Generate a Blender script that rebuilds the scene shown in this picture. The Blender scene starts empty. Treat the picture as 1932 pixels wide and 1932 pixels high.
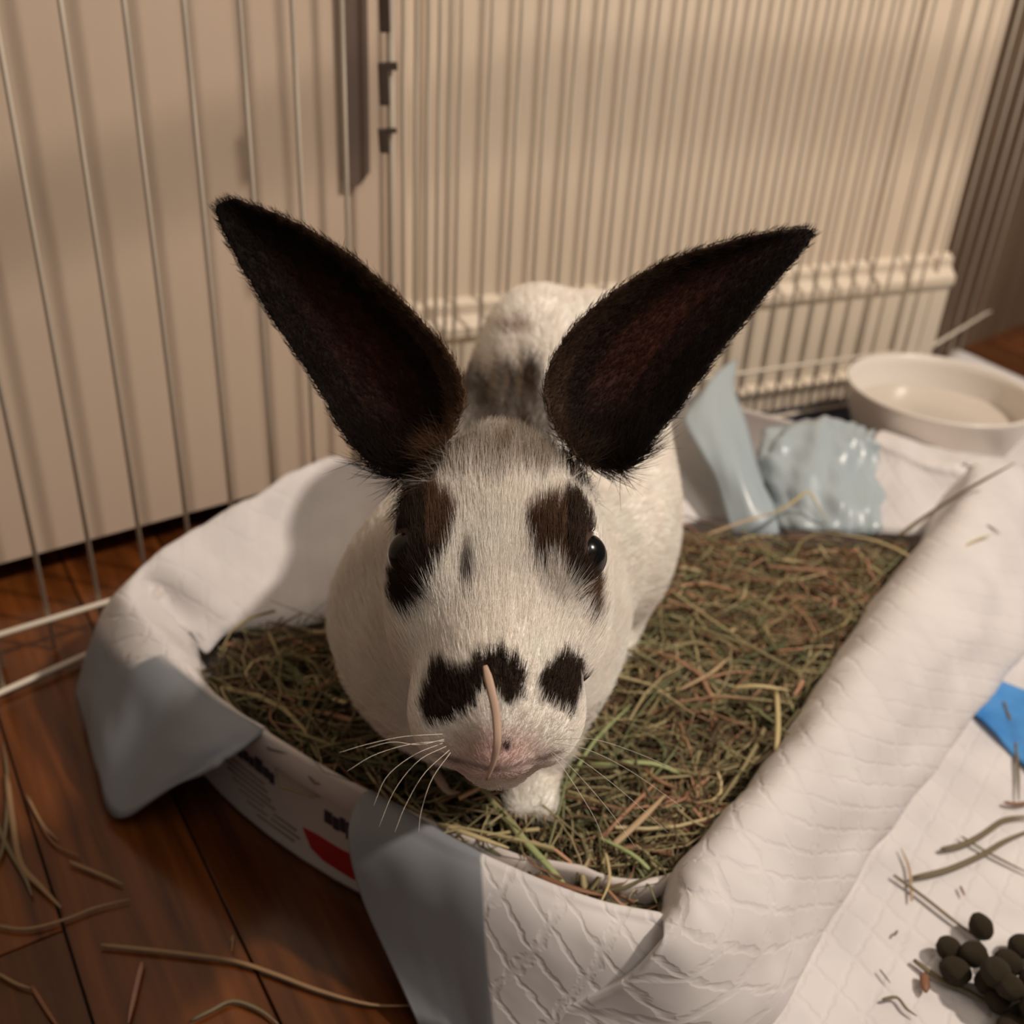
import bpy, bmesh, math, random
import numpy as np
from mathutils import Vector, Matrix
random.seed(7); RNG = np.random.default_rng(7)
C = bpy.context.scene.collection
sc = bpy.context.scene

# ------------------------------------------------------------------ camera
F = 1932.0; CAM_H = 0.34
PITCH = math.radians(29.7); ROLL = math.radians(3.5)
FW = np.array([0, math.cos(PITCH), -math.sin(PITCH)])
_r0 = np.array([1., 0, 0]); _d0 = np.array([0, -math.sin(PITCH), -math.cos(PITCH)])
RT = math.cos(ROLL) * _r0 - math.sin(ROLL) * _d0
DN = math.sin(ROLL) * _r0 + math.cos(ROLL) * _d0
CAM = np.array([0, 0, CAM_H])
cam = bpy.data.cameras.new('camera'); co = bpy.data.objects.new('camera', cam); C.objects.link(co)
cam.sensor_width = 36; cam.lens = 36; cam.clip_start = 0.01
M = Matrix.Identity(4)
for i in range(3):
    M[i][0] = RT[i]; M[i][1] = -DN[i]; M[i][2] = -FW[i]; M[i][3] = CAM[i]
co.matrix_world = M
cam.dof.use_dof = True; cam.dof.focus_distance = 0.275; cam.dof.aperture_fstop = 12
sc.camera = co

# ------------------------------------------------------------------ world, lamp, exposure
sc.view_settings.view_transform = 'Standard'; sc.view_settings.look = 'None'
sc.view_settings.gamma = 1.0; sc.view_settings.use_curve_mapping = False
sc.view_settings.exposure = 0.0
try:
    sc.cycles_curves.shape = 'RIBBONS'
except Exception:
    pass
w = bpy.data.worlds.new('world'); sc.world = w; w.use_nodes = True
w.node_tree.nodes['Background'].inputs[0].default_value = (1.0, 0.88, 0.77, 1)
w.node_tree.nodes['Background'].inputs[1].default_value = 0.11
LAZ = np.array([.922, -.386]); LEL = math.radians(49)
LDIR = np.array([LAZ[0] * math.cos(LEL), LAZ[1] * math.cos(LEL), math.sin(LEL)])
LPOS = np.array([.05, .62, .2]) + 1.55 * LDIR
ld = bpy.data.lights.new('room_lamp', 'POINT'); ld.energy = 74; ld.color = (1.0, .865, .74); ld.shadow_soft_size = 0.042
lo = bpy.data.objects.new('room_lamp', ld); C.objects.link(lo); lo.location = LPOS
# added fill lamp, large and soft, brightens the rabbit's face from the front
la = bpy.data.lights.new('fill_lamp', 'AREA'); la.energy = 5.0; la.color = (1.0, .88, .77); la.size = 0.6
lao = bpy.data.objects.new('fill_lamp', la); C.objects.link(lao); lao.location = (.55, -.35, 1.6)
lao.rotation_euler = (Vector((.1, .45, 0)) - Vector((.55, -.35, 1.6))).to_track_quat('-Z', 'Y').to_euler()

# ------------------------------------------------------------------ measuring helpers
def ray(x, y): return FW + RT * (x - 966) / F + DN * (y - 966) / F
def onz(x, y, z=0.): d = ray(x, y); return CAM + d * (z - CAM_H) / d[2]
def ond(x, y, t): return CAM + ray(x, y) * t
def onplane(x, y, P, n): d = ray(x, y); return CAM + d * np.dot(P - CAM, n) / np.dot(d, n)
def projn(P):
    q = P - CAM; t = q @ FW
    return 966 + F * (q @ RT) / t, 966 + F * (q @ DN) / t

# ------------------------------------------------------------------ object helpers
def tag(o, label=None, cat=None, group=None, kind=None):
    if label: o['label'] = label
    if cat: o['category'] = cat
    if group: o['group'] = group
    if kind: o['kind'] = kind
    return o
def empty(name, loc=(0, 0, 0)):
    o = bpy.data.objects.new(name, None); C.objects.link(o); o.location = loc
    o.empty_display_size = .02
    return o
def link(name, me, parent=None, mat=None):
    o = bpy.data.objects.new(name, me); C.objects.link(o)
    if mat and not me.materials: me.materials.append(mat)
    if parent:
        o.parent = parent
        o.matrix_parent_inverse = Matrix.Translation(-parent.location)
    return o
def mesh(name, V, Fc, mat=None, parent=None, smooth=True, attrs=None, uv=None):
    me = bpy.data.meshes.new(name)
    V = np.asarray(V, dtype=float)
    me.from_pydata([tuple(v) for v in V], [], [tuple(int(i) for i in f) for f in Fc])
    if smooth: me.polygons.foreach_set('use_smooth', [True] * len(me.polygons))
    if attrs:
        for k, a in attrs.items():
            a = np.asarray(a, dtype=np.float32)
            if a.ndim == 1:
                at = me.attributes.new(k, 'FLOAT', 'POINT'); at.data.foreach_set('value', a)
            else:
                if a.shape[1] == 3: a = np.hstack([a, np.ones((len(a), 1), np.float32)])
                at = me.attributes.new(k, 'FLOAT_COLOR', 'POINT'); at.data.foreach_set('color', a.ravel())
    if uv is not None:
        l = me.uv_layers.new(name='UVMap'); idx = np.empty(len(me.loops), np.int32)
        me.loops.foreach_get('vertex_index', idx); l.data.foreach_set('uv', np.asarray(uv, np.float32)[idx].ravel())
    me.update()
    return link(name, me, parent, mat)
def bmobj(name, bm, mat=None, parent=None, smooth=False):
    me = bpy.data.meshes.new(name); bm.normal_update(); bm.to_mesh(me); bm.free()
    if smooth: me.polygons.foreach_set('use_smooth', [True] * len(me.polygons))
    return link(name, me, parent, mat)
def boxbm(O, ax, ay, az, bev=0.0, bm=None):
    """box with corner O and edge vectors"""
    bm = bm or bmesh.new(); O, ax, ay, az = map(np.array, (O, ax, ay, az)); vs = []
    for k in (0, 1):
        for (i, j) in ((0, 0), (1, 0), (1, 1), (0, 1)): vs.append(bm.verts.new(O + ax * i + ay * j + az * k))
    for f in ((0, 3, 2, 1), (4, 5, 6, 7), (0, 1, 5, 4), (1, 2, 6, 5), (2, 3, 7, 6), (3, 0, 4, 7)):
        bm.faces.new([vs[i] for i in f])
    bmesh.ops.recalc_face_normals(bm, faces=bm.faces)
    if bev: bmesh.ops.bevel(bm, geom=list(bm.edges), offset=bev, segments=2, affect='EDGES', profile=.5)
    return bm
def catmull(P, n):
    """resample a polyline (k,d) to n points with a Catmull-Rom spline"""
    P = np.asarray(P, float); k = len(P)
    if k == 2: t = np.linspace(0, 1, n)[:, None]; return P[0] * (1 - t) + P[1] * t
    Q = np.vstack([2 * P[0] - P[1], P, 2 * P[-1] - P[-2]])
    s = np.linspace(0, k - 1 - 1e-9, n); i = s.astype(int); t = (s - i)[:, None]
    a, b, c, d = Q[i], Q[i + 1], Q[i + 2], Q[i + 3]
    return .5 * ((2 * b) + (-a + c) * t + (2 * a - 5 * b + 4 * c - d) * t ** 2 + (-a + 3 * b - 3 * c + d) * t ** 3)
def tube(path, r, sides=6, flat=1.0, nrm=None, closed_ends=True):
    """tube along path, radius r scalar or list; flat squashes it into a ribbon-like blade"""
    P = np.asarray(path, float); n = len(P); r = np.broadcast_to(np.asarray(r, float), (n,))
    T = np.gradient(P, axis=0); T /= np.linalg.norm(T, axis=1)[:, None] + 1e-12
    ref = np.array([0, 0, 1.]) if nrm is None else np.asarray(nrm, float)
    if abs(T[0] @ ref) > .95: ref = np.array([1., 0, 0])
    V = []; Fc = []
    for i in range(n):
        s = np.cross(T[i], ref); s /= np.linalg.norm(s) + 1e-12; u = np.cross(s, T[i])
        for k in range(sides):
            a = 2 * math.pi * k / sides
            V.append(P[i] + r[i] * (math.cos(a) * s + math.sin(a) * u * flat))
    for i in range(n - 1):
        for k in range(sides):
            a = i * sides + k; b = i * sides + (k + 1) % sides
            Fc.append((a, b, b + sides, a + sides))
    if closed_ends:
        Fc.append(tuple(range(sides))[::-1]); Fc.append(tuple((n - 1) * sides + k for k in range(sides)))
    return V, Fc

def vnoise(P, scale, seed=0, octs=3):
    """cheap smooth pseudo noise in about [-1,1] from summed sines"""
    r = np.random.default_rng(seed); out = np.zeros(len(P)); amp = 1.; tot = 0
    P = np.asarray(P, float)
    for o in range(octs):
        v = np.zeros(len(P))
        for _ in range(5):
            k = r.normal(size=P.shape[1]); k /= np.linalg.norm(k)
            v += np.sin(P @ k * (2 * math.pi / scale) * (2 ** o) * r.uniform(.7, 1.3) + r.uniform(0, 7))
        out += amp * v / 2.5; tot += amp; amp *= .5
    return out / tot

# ------------------------------------------------------------------ materials
def mat(name, col, rough=.6, spec=.4, **kw):
    m = bpy.data.materials.new(name); m.use_nodes = True; b = m.node_tree.nodes['Principled BSDF']
    b.inputs['Base Color'].default_value = (*col, 1); b.inputs['Roughness'].default_value = rough
    b.inputs['Specular IOR Level'].default_value = spec
    for k, v in kw.items(): b.inputs[k].default_value = v
    return m
def nodes(m): return m.node_tree.nodes, m.node_tree.links, m.node_tree.nodes['Principled BSDF']
def add_noise_color(m, c1, c2, scale, coord='Object', detail=4, lo=.35, hi=.65, stretch=None, rot=0):
    N, L, b = nodes(m)
    tc = N.new('ShaderNodeTexCoord'); mp = N.new('ShaderNodeMapping'); L.new(tc.outputs[coord], mp.inputs[0])
    if stretch: mp.inputs['Scale'].default_value = stretch
    mp.inputs['Rotation'].default_value = (0, 0, rot)
    n = N.new('ShaderNodeTexNoise'); n.inputs['Scale'].default_value = scale; n.inputs['Detail'].default_value = detail
    L.new(mp.outputs[0], n.inputs[0])
    r = N.new('ShaderNodeValToRGB'); r.color_ramp.elements[0].position = lo; r.color_ramp.elements[1].position = hi
    r.color_ramp.elements[0].color = (*c1, 1); r.color_ramp.elements[1].color = (*c2, 1)
    L.new(n.outputs['Fac'], r.inputs[0]); L.new(r.outputs[0], b.inputs['Base Color'])
    return n, r, mp
def add_bump(m, src, strength=.3, dist=.001):
    N, L, b = nodes(m); bp = N.new('ShaderNodeBump'); bp.inputs['Strength'].default_value = strength
    bp.inputs['Distance'].default_value = dist; L.new(src, bp.inputs['Height']); L.new(bp.outputs[0], b.inputs['Normal'])
    return bp
def attr_color(m, name='col'):
    N, L, b = nodes(m); a = N.new('ShaderNodeAttribute'); a.attribute_name = name
    L.new(a.outputs['Color'], b.inputs['Base Color']); return a

M_wall = mat('wall_paint', (.68, .59, .47), .55); n_, _, _ = add_noise_color(M_wall, (.76, .64, .50), (.81, .69, .55), 6)
M_base = mat('gloss_trim_paint', (.76, .66, .53), .28, .5)
M_cab = mat('cabinet_panel', (.60, .52, .42), .5); add_noise_color(M_cab, (.61, .485, .375), (.65, .52, .405), 5)
M_black = mat('plinth_black', (.01, .009, .009), .7)
M_dark = mat('shaded_wall', (.13, .085, .055), .5); add_noise_color(M_dark, (.10, .065, .04), (.15, .10, .065), 5, stretch=(6, 6, 1))  # brown darkened to carry the shade on the wall beyond the corner
M_wire = mat('white_coated_wire', (.72, .64, .53), .35, .5)
M_latch = mat('dark_latch_plastic', (.09, .065, .05), .5)
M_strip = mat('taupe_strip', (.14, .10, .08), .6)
M_navy = mat('navy_fabric', (.012, .018, .045), .8)
M_bowl = mat('white_ceramic', (.78, .72, .66), .25, .5)
M_water = mat('water', (.9, .9, .9), .02, .5, **{'Transmission Weight': 1.0, 'IOR': 1.33})
M_blue = mat('bright_blue_film', (.06, .26, .62), .45); add_noise_color(M_blue, (.05, .23, .58), (.09, .32, .68), 40)
M_tray = mat('white_plastic', (.66, .60, .57), .4, .5)
M_ink = mat('black_ink', (.03, .02, .03), .6)
M_grey_ink = mat('grey_ink', (.22, .17, .14), .6)
M_red = mat('red_print', (.33, .014, .012), .5)
M_film = mat('pale_blue_film', (.46, .52, .58), .38, .5)
M_eye = mat('rabbit_eye', (.003, .003, .003), .2, .3)

def sheet_material():
    m = mat('quilted_pad_sheet', (.80, .76, .73), .75, .3)
    N, L, b = nodes(m)
    a = N.new('ShaderNodeAttribute'); a.attribute_name = 'film'
    mx = N.new('ShaderNodeMix'); mx.data_type = 'RGBA'
    tc = N.new('ShaderNodeTexCoord')
    nz = N.new('ShaderNodeTexNoise'); nz.inputs['Scale'].default_value = 30; L.new(tc.outputs['Object'], nz.inputs[0])
    rp = N.new('ShaderNodeValToRGB'); rp.color_ramp.elements[0].color = (.66, .63, .625, 1); rp.color_ramp.elements[1].color = (.73, .70, .69, 1)
    rp.color_ramp.elements[0].position = .35; rp.color_ramp.elements[1].position = .6
    L.new(nz.outputs['Fac'], rp.inputs[0])
    L.new(a.outputs['Fac'], mx.inputs[0]); L.new(rp.outputs[0], mx.inputs[6]); mx.inputs[7].default_value = (.26, .28, .305, 1)
    L.new(mx.outputs[2], b.inputs['Base Color'])
    mr = N.new('ShaderNodeMapRange'); L.new(a.outputs['Fac'], mr.inputs[0]); mr.inputs[3].default_value = .75; mr.inputs[4].default_value = .42
    L.new(mr.outputs[0], b.inputs['Roughness'])
    # embossed diamond quilting in UV metres
    uv = N.new('ShaderNodeUVMap'); hs = []
    nd = N.new('ShaderNodeTexNoise'); nd.inputs['Scale'].default_value = 45; L.new(uv.outputs[0], nd.inputs[0])
    for sgn in (1, -1):
        mp = N.new('ShaderNodeMapping'); mp.inputs['Rotation'].default_value = (0, 0, sgn * .62)
        mp.inputs['Scale'].default_value = (1, 1, 1); L.new(uv.outputs[0], mp.inputs[0])
        wv = N.new('ShaderNodeTexWave'); wv.inputs['Scale'].default_value = 26 if sgn > 0 else 20; wv.inputs['Distortion'].default_value = 1.2
        wv.inputs['Detail Scale'].default_value = 8
        L.new(mp.outputs[0], wv.inputs[0])
        r = N.new('ShaderNodeMapRange'); L.new(wv.outputs['Fac'], r.inputs[0]); r.inputs[1].default_value = 0; r.inputs[2].default_value = .12
        L.new(r.outputs[0], hs.append(r) or r.inputs[5]) if False else hs.append(r)
    mul = N.new('ShaderNodeMath'); mul.operation = 'MINIMUM'; L.new(hs[0].outputs[0], mul.inputs[0]); L.new(hs[1].outputs[0], mul.inputs[1])
    ad = N.new('ShaderNodeMath'); ad.operation = 'MULTIPLY_ADD'; L.new(nd.outputs['Fac'], ad.inputs[0]); ad.inputs[1].default_value = 1.6; L.new(mul.outputs[0], ad.inputs[2])
    inv = N.new('ShaderNodeMath'); inv.operation = 'SUBTRACT'; inv.inputs[0].default_value = 1; L.new(a.outputs['Fac'], inv.inputs[1])
    st = N.new('ShaderNodeMath'); st.operation = 'MULTIPLY'; L.new(inv.outputs[0], st.inputs[0]); st.inputs[1].default_value = .28
    bp = N.new('ShaderNodeBump'); bp.inputs['Distance'].default_value = .0012; L.new(st.outputs[0], bp.inputs['Strength'])
    L.new(ad.outputs[0], bp.inputs['Height']); L.new(bp.outputs[0], b.inputs['Normal'])
    return m
M_sheet = sheet_material()

def plank_material():
    m = mat('varnished_oak_strip', (.3, .1, .03), .26, .35, **{'Coat Weight': .25, 'Coat Roughness': .12})
    N, L, b = nodes(m)
    tc = N.new('ShaderNodeTexCoord'); oi = N.new('ShaderNodeObjectInfo')
    ad = N.new('ShaderNodeVectorMath'); ad.operation = 'ADD'
    mul = N.new('ShaderNodeVectorMath'); mul.operation = 'SCALE'; L.new(oi.outputs['Random'], mul.inputs['Scale']); mul.inputs[0].default_value = (9, 13, 5)
    L.new(tc.outputs['Object'], ad.inputs[0]); L.new(mul.outputs[0], ad.inputs[1])
    mp = N.new('ShaderNodeMapping'); mp.inputs['Scale'].default_value = (9, 130, 9); L.new(ad.outputs[0], mp.inputs[0])
    n1 = N.new('ShaderNodeTexNoise'); n1.inputs['Scale'].default_value = 1.0; n1.inputs['Detail'].default_value = 5; L.new(mp.outputs[0], n1.inputs[0])
    r1 = N.new('ShaderNodeValToRGB'); L.new(n1.outputs['Fac'], r1.inputs[0])
    r1.color_ramp.elements[0].position = .3; r1.color_ramp.elements[0].color = (.050, .013, .003, 1)
    r1.color_ramp.elements[1].position = .68; r1.color_ramp.elements[1].color = (.155, .047, .010, 1)
    hs = N.new('ShaderNodeHueSaturation'); L.new(r1.outputs[0], hs.inputs['Color'])
    mr = N.new('ShaderNodeMapRange'); L.new(oi.outputs['Random'], mr.inputs[0]); mr.inputs[3].default_value = .65; mr.inputs[4].default_value = 1.25
    L.new(mr.outputs[0], hs.inputs['Value']); L.new(hs.outputs[0], b.inputs['Base Color'])
    bp = add_bump(m, n1.outputs['Fac'], .12, .0004)
    return m
M_plank = plank_material()

# ------------------------------------------------------------------ the room
A0 = onz(0, 1065, .018) * [1, 1, 0]; UA = np.array([.7812, .6243, 0]); NA = np.array([.6243, -.7812, 0])     # cabinet front
W1 = onz(1400, 767, 0); UB = np.array([.8941, .448, 0]); NB = np.array([.448, -.8941, 0])                   # recessed wall
FA = onz(105, 1225, 0)                                                                                       # fence foot

def S(o): o['kind'] = 'structure'; return o
floor = S(bmobj('floor', boxbm((-1.2, -.6, -.03), (3.2, 0, 0), (0, 3.0, 0), (0, 0, .0275)), M_black))
# floor strips, each its own plank
pd = np.array([.566, -.824, 0]); pd /= np.linalg.norm(pd); pn = np.array([-pd[1], pd[0], 0]); pn = pn if pn[0] > 0 else -pn
P0 = np.array([-.1357, .3172, 0]); PW = .0558
plen = [.30, .42, .36, .5]; pmesh = []
for l in plen:
    bm = boxbm((-l / 2, -PW / 2 + .0004, -.0028), (l - .0008, 0, 0), (0, PW - .0008, 0), (0, 0, .0028), .0005)
    me = bpy.data.meshes.new('plank'); bm.normal_update(); bm.to_mesh(me); bm.free(); me.materials.append(M_plank); pmesh.append(me)
ang = math.atan2(pd[1], pd[0])
for k in range(-24, 30):
    s = -1.9 + random.uniform(0, .3); end = 1.5
    while s < end:
        j = random.randrange(4); l = plen[j]; c = P0 + pn * (k - .5) * PW + pd * (s + l / 2)
        x, y = projn(c + np.array([0, 0, 0])); dpt = (c - CAM) @ FW
        if -.75 < c[0] < 1.05 and -.35 < c[1] < 1.25:
            o = bpy.data.objects.new('plank', pmesh[j]); C.objects.link(o); o.parent = floor; o.location = c; o.rotation_euler = (0, 0, ang)
        s += l
# recessed wall with its baseboard
cornerB = W1 + UB * .215; startB = W1 - UB * .34
wb = S(bmobj('wall_back', boxbm(startB - NB * .1, UB * .530, NB * .1, (0, 0, 1.3)), M_wall))
bm = bmesh.new()
prof = [(0, 0), (.016, 0), (.016, .02), (.010, .024), (.010, .088), (.0135, .094), (.0135, .100), (.006, .107), (.006, .114), (0, .118)]
rings = []
for t in (-.34, .194):
    rings.append([bm.verts.new(W1 + UB * t + NB * a + np.array([0, 0, z])) for a, z in prof])
for i in range(len(prof) - 1): bm.faces.new((rings[0][i], rings[1][i], rings[1][i + 1], rings[0][i + 1]))
bm.faces.new(rings[0]); bm.faces.new(rings[1][::-1]); bmesh.ops.recalc_face_normals(bm, faces=bm.faces)
S(bmobj('baseboard_back', bm, M_base))
# wall beyond the corner, its shade put into the dark brown colour
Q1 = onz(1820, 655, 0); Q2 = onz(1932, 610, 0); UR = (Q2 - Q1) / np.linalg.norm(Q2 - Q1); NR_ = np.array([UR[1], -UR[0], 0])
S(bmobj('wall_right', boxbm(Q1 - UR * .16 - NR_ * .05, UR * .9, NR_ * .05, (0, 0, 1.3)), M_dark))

# cabinet standing on the left of the recess
tC = (onplane(771, 0, A0, NA) - A0) @ UA
cab = tag(empty('cabinet', A0 + UA * .1 - NA * .1), 'large beige cabinet panel standing left of the wall recess behind the fence', 'cabinet')
bmobj('side_panel', boxbm(A0 + UA * (tC - .018) - NA * .5, UA * .018, NA * .4965, (0, 0, 1.2), .001), M_cab, cab)
bmobj('body', boxbm(A0 - UA * .7 - NA * .5 + np.array([0, 0, .018]), UA * (tC + .68), NA * .498, (0, 0, 1.182), .001), M_cab, cab)
bmobj('front_panel', boxbm(A0 - UA * .7 - NA * .0018 + np.array([0, 0, .018]), UA * (tC + .699), NA * .0018, (0, 0, 1.182), .0006), M_cab, cab)
bmobj('plinth', boxbm(A0 - UA * .7 - NA * .45, UA * (tC + .66), NA * .4, (0, 0, .0182)), M_black, cab)
# dark grey-brown vertical strip set on the cabinet front
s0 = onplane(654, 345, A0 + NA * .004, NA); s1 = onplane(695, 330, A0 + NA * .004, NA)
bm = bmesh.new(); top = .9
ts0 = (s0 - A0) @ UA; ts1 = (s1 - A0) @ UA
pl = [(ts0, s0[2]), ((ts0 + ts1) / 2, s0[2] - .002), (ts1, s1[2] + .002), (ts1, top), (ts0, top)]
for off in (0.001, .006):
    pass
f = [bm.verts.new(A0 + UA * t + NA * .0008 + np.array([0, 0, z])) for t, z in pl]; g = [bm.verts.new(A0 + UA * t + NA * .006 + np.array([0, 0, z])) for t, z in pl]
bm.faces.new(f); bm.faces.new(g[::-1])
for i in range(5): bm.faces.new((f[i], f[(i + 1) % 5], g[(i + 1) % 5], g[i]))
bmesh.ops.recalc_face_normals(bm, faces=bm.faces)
tag(bmobj('dark_strip', bm, M_strip), 'grey-brown flat vertical strip on the beige cabinet, ending above the left ear', 'strip')

# ------------------------------------------------------------------ playpen of white coated wire
def wire_mesh(h, r=.00115, foot=0.0):
    V, Fc = tube([(0, 0, foot), (0, 0, h * .5), (0, 0, h)], r, 8)
    me = bpy.data.meshes.new('wire'); me.from_pydata([tuple(v) for v in V], [], Fc)
    me.polygons.foreach_set('use_smooth', [True] * len(me.polygons)); me.materials.append(M_wire); return me
WIRE = wire_mesh(.60, .00125); WIRE_THICK = wire_mesh(.60, .0022)
def rail(parent, a, b, r=.0016):
    V, Fc = tube([a, (np.array(a) + b) / 2, b], r, 8)
    return mesh('rail', V, Fc, M_wire, parent)
def panel(origin, u, ts, label, posts=(), rails=((.0206,), (.60,)), r0=None, r1=None):
    root = tag(empty('playpen_panel', origin), label, 'playpen panel')
    for t in ts:
        o = bpy.data.objects.new('wire', WIRE_THICK if t in posts else WIRE); C.objects.link(o); o.parent = root; o.location = np.array(u) * t
    n = np.array([u[1], -u[0], 0]) * .0022
    for (z,) in rails:
        rail(root, origin + u * (min(ts) if r0 is None else r0) + n + [0, 0, z], origin + u * (max(ts) if r1 is None else r1) + n + [0, 0, z])
    return root
tsA = [0.0255 * k - .0003 for k in range(-7, 8)]
pa = panel(FA, UA, tsA, 'white wire playpen panel in front of the beige cabinet, wires widely spaced', r1=.2045)
endA = FA + UA * .2045
o = bpy.data.objects.new('wire', WIRE_THICK); C.objects.link(o); o.parent = pa; o.location = UA * .2045
# loose outer panel whose bottom rail lies on the floor nearer the camera
R2a = onz(0, 1308, .002); R2b = onz(165, 1235, .002); U2 = (R2b - R2a) / np.linalg.norm(R2b - R2a)
pb = panel(R2a, U2, [-.0225 * k + .002 for k in range(0, 7)], 'white wire playpen panel at the left picture edge, its bottom rail on the wood floor', rails=((.002,), (.60,)), r1=.075)
# right hand panel along the recessed wall
B0 = W1 + NB * .035
tsB = [-.2786 + .0187 * k for k in range(0, 21)]
startPB = B0 + UB * tsB[0]
pB = panel(B0, UB, tsB + [.116], 'long white wire playpen panel along the recessed wall, wires close together', posts=(.116,), rails=((.0489,), (.006,), (.60,)))
# short connecting panel seen nearly end on
UM = startPB - endA; LM = np.linalg.norm(UM[:2]); UM = UM / LM; UM[2] = 0
pM = panel(endA, UM, [LM * k / 6 for k in range(1, 6)], 'short white wire playpen panel seen end-on beside the dark latch hooks', rails=((.0206,), (.60,)), r0=0, r1=LM)
# far right panel going round the corner
endB = B0 + UB * .116; UC = onz(1810, 664, 0) - endB; LC = np.linalg.norm(UC); UC = UC / LC
pC = panel(endB, UC, [LC * k / 6 for k in range(1, 12)], 'white wire playpen panel at the upper right in front of the dark wall', rails=((.03,), (.60,)), r0=0)
# latch hooks on the end post
nl = np.array([.25, -.97, 0])
for (y0, y1, hook) in ((-40, 62, 0), (118, 200, 1), (243, 290, 1)):
    q0 = onplane(713, y0, endA + nl * .004, nl); q1 = onplane(717, y1, endA + nl * .004, nl)
    bm = boxbm(q1, RT * .0052, -nl * .003, q0 - q1, .0008)
    if hook:
        boxbm(q0 + RT * .004 - (q0 - q1) * .18, RT * .0055, -nl * .003, (q0 - q1) * .18, 0, bm)
    bmobj('latch_hook', bm, M_latch, pA_ if False else pM)
# unseen rails added between lamp and wall to cast the soft bars of shade
def toward(Sx, d): v = LPOS - Sx; return Sx + v / np.linalg.norm(v) * d
shadeB = [toward(onplane(*q, W1, NB), .58) for q in ((985, 178), (1900, 178))]
shadeA = [toward(onplane(*q, A0, NA), .58) for q in ((-150, 470), (700, 205))]
kn = (shadeB[0] + shadeA[1]) / 2
top = tag(empty('shade_frame', (kn[0], kn[1], kn[2])), 'white tubular frame added above the picture to cast bars of shade', 'frame')
for a, b in ((shadeB[0], shadeB[1]), (shadeA[0], shadeA[1]), (shadeA[1], shadeB[0])):
    V, Fc = tube([a, (a + b) / 2, b], .0042, 8); mesh('rail', V, Fc, M_wire, top)

# ------------------------------------------------------------------ tray
TL = np.array([-.184, .391, 0]); TN = np.array([.058, .234, 0]); TR = np.array([.288, .583, 0]); TG = np.array([.135, .684, 0]); TK = np.array([-.070, .530, 0])
tray = tag(empty('litter_tray', (.05, .49, 0)), 'shallow white plastic tray with printed label, filled with hay under the rabbit', 'tray')
def rrect(off, z, rc=.03, n=8, bow=.019):
    """rounded rectangle loop, off = shrink towards centre"""
    cs = [TL, TN, TR, TG, TK]; out = []
    for i in range(5):
        p = cs[i]; a = cs[i - 1]; b = cs[(i + 1) % 5]
        ua = (a - p) / np.linalg.norm(a - p); ub = (b - p) / np.linalg.norm(b - p)
        c = p + (ua + ub) * (rc + off * .0) + (ua + ub) * off
        for k in range(n + 1):
            t = k / n * math.pi / 2
            out.append(c - ub * rc * math.cos(t) - ua * rc * math.sin(t))
        nb = -(ua)                                   # outward normal of edge p->b
        L_ = np.linalg.norm(b - p)
        for k in range(1, 12):
            t = k / 12; bb = bow * 1.05 + .0085 * max(0, 1 - z / .05) if i == 0 else bow * .2
            s = rc + off + (L_ - 2 * (rc + off)) * t
            out.append(p + ub * s + ua * off + nb * bb * math.sin(math.pi * t) ** (.55 if i == 0 else 1))
    out = np.array(out); out[:, 2] = z
    return out
loops = [rrect(.010, .001, .026), rrect(.0045, .001), rrect(.003, .004), rrect(.0012, .040), rrect(.0, .0415), rrect(-.0003, .053), rrect(.0005, .0545), rrect(.0018, .0545), rrect(.0028, .052), rrect(.008, .006), rrect(.015, .004, .026)]
V = np.vstack(loops); n = len(loops[0]); Fc = []
for i in range(len(loops) - 1):
    for k in range(n): Fc.append((i * n + k, i * n + (k + 1) % n, (i + 1) * n + (k + 1) % n, (i + 1) * n + k))
Fc.append(tuple(range(n))[::-1]); Fc.append(tuple((len(loops) - 1) * n + k for k in range(n)))
mesh('body', V, Fc, M_tray, tray)
# printed label on the exposed front-left side: flat print lying on the wall between z=.004 and .040
lowl, upl = rrect(.003, .004), rrect(.0012, .040)
def on_side(px, zf):
    """point on the front side at screen x px and height fraction zf"""
    best = None
    P = lowl * (1 - zf) + upl * zf
    P = np.vstack([P, P[:1]])
    for i in range(n):
        if P[i][1] > .42: continue
        xa = projn(P[i])[0]; xb = projn(P[i + 1])[0]
        if (xa - px) * (xb - px) <= 0 and xa != xb:
            q = P[i] + (P[i + 1] - P[i]) * (px - xa) / (xb - xa)
            if best is None or q[1] < best[1]: best = q
    return best
side_out = np.array([-.54, -.84, 0])
def print_poly(name, pts, m, off=.0004):
    ps = [on_side(x, zf) for x, zf in pts]
    if any(p is None for p in ps): return
    c = [p + side_out * off for p in ps]; d = [p - side_out * .0008 for p in ps]; k = len(ps)
    Fc = [tuple(range(k)), tuple(range(k, 2 * k))[::-1]] + [(i, (i + 1) % k, k + (i + 1) % k, k + i) for i in range(k)]
    return mesh(name, c + d, Fc, m, tray, smooth=False)
print_poly('red_block', [(572, .44), (600, .46), (640, .45), (700, .47), (722, .47), (735, .12), (705, .12), (660, .13), (612, .15), (588, .22)], M_red)
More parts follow.
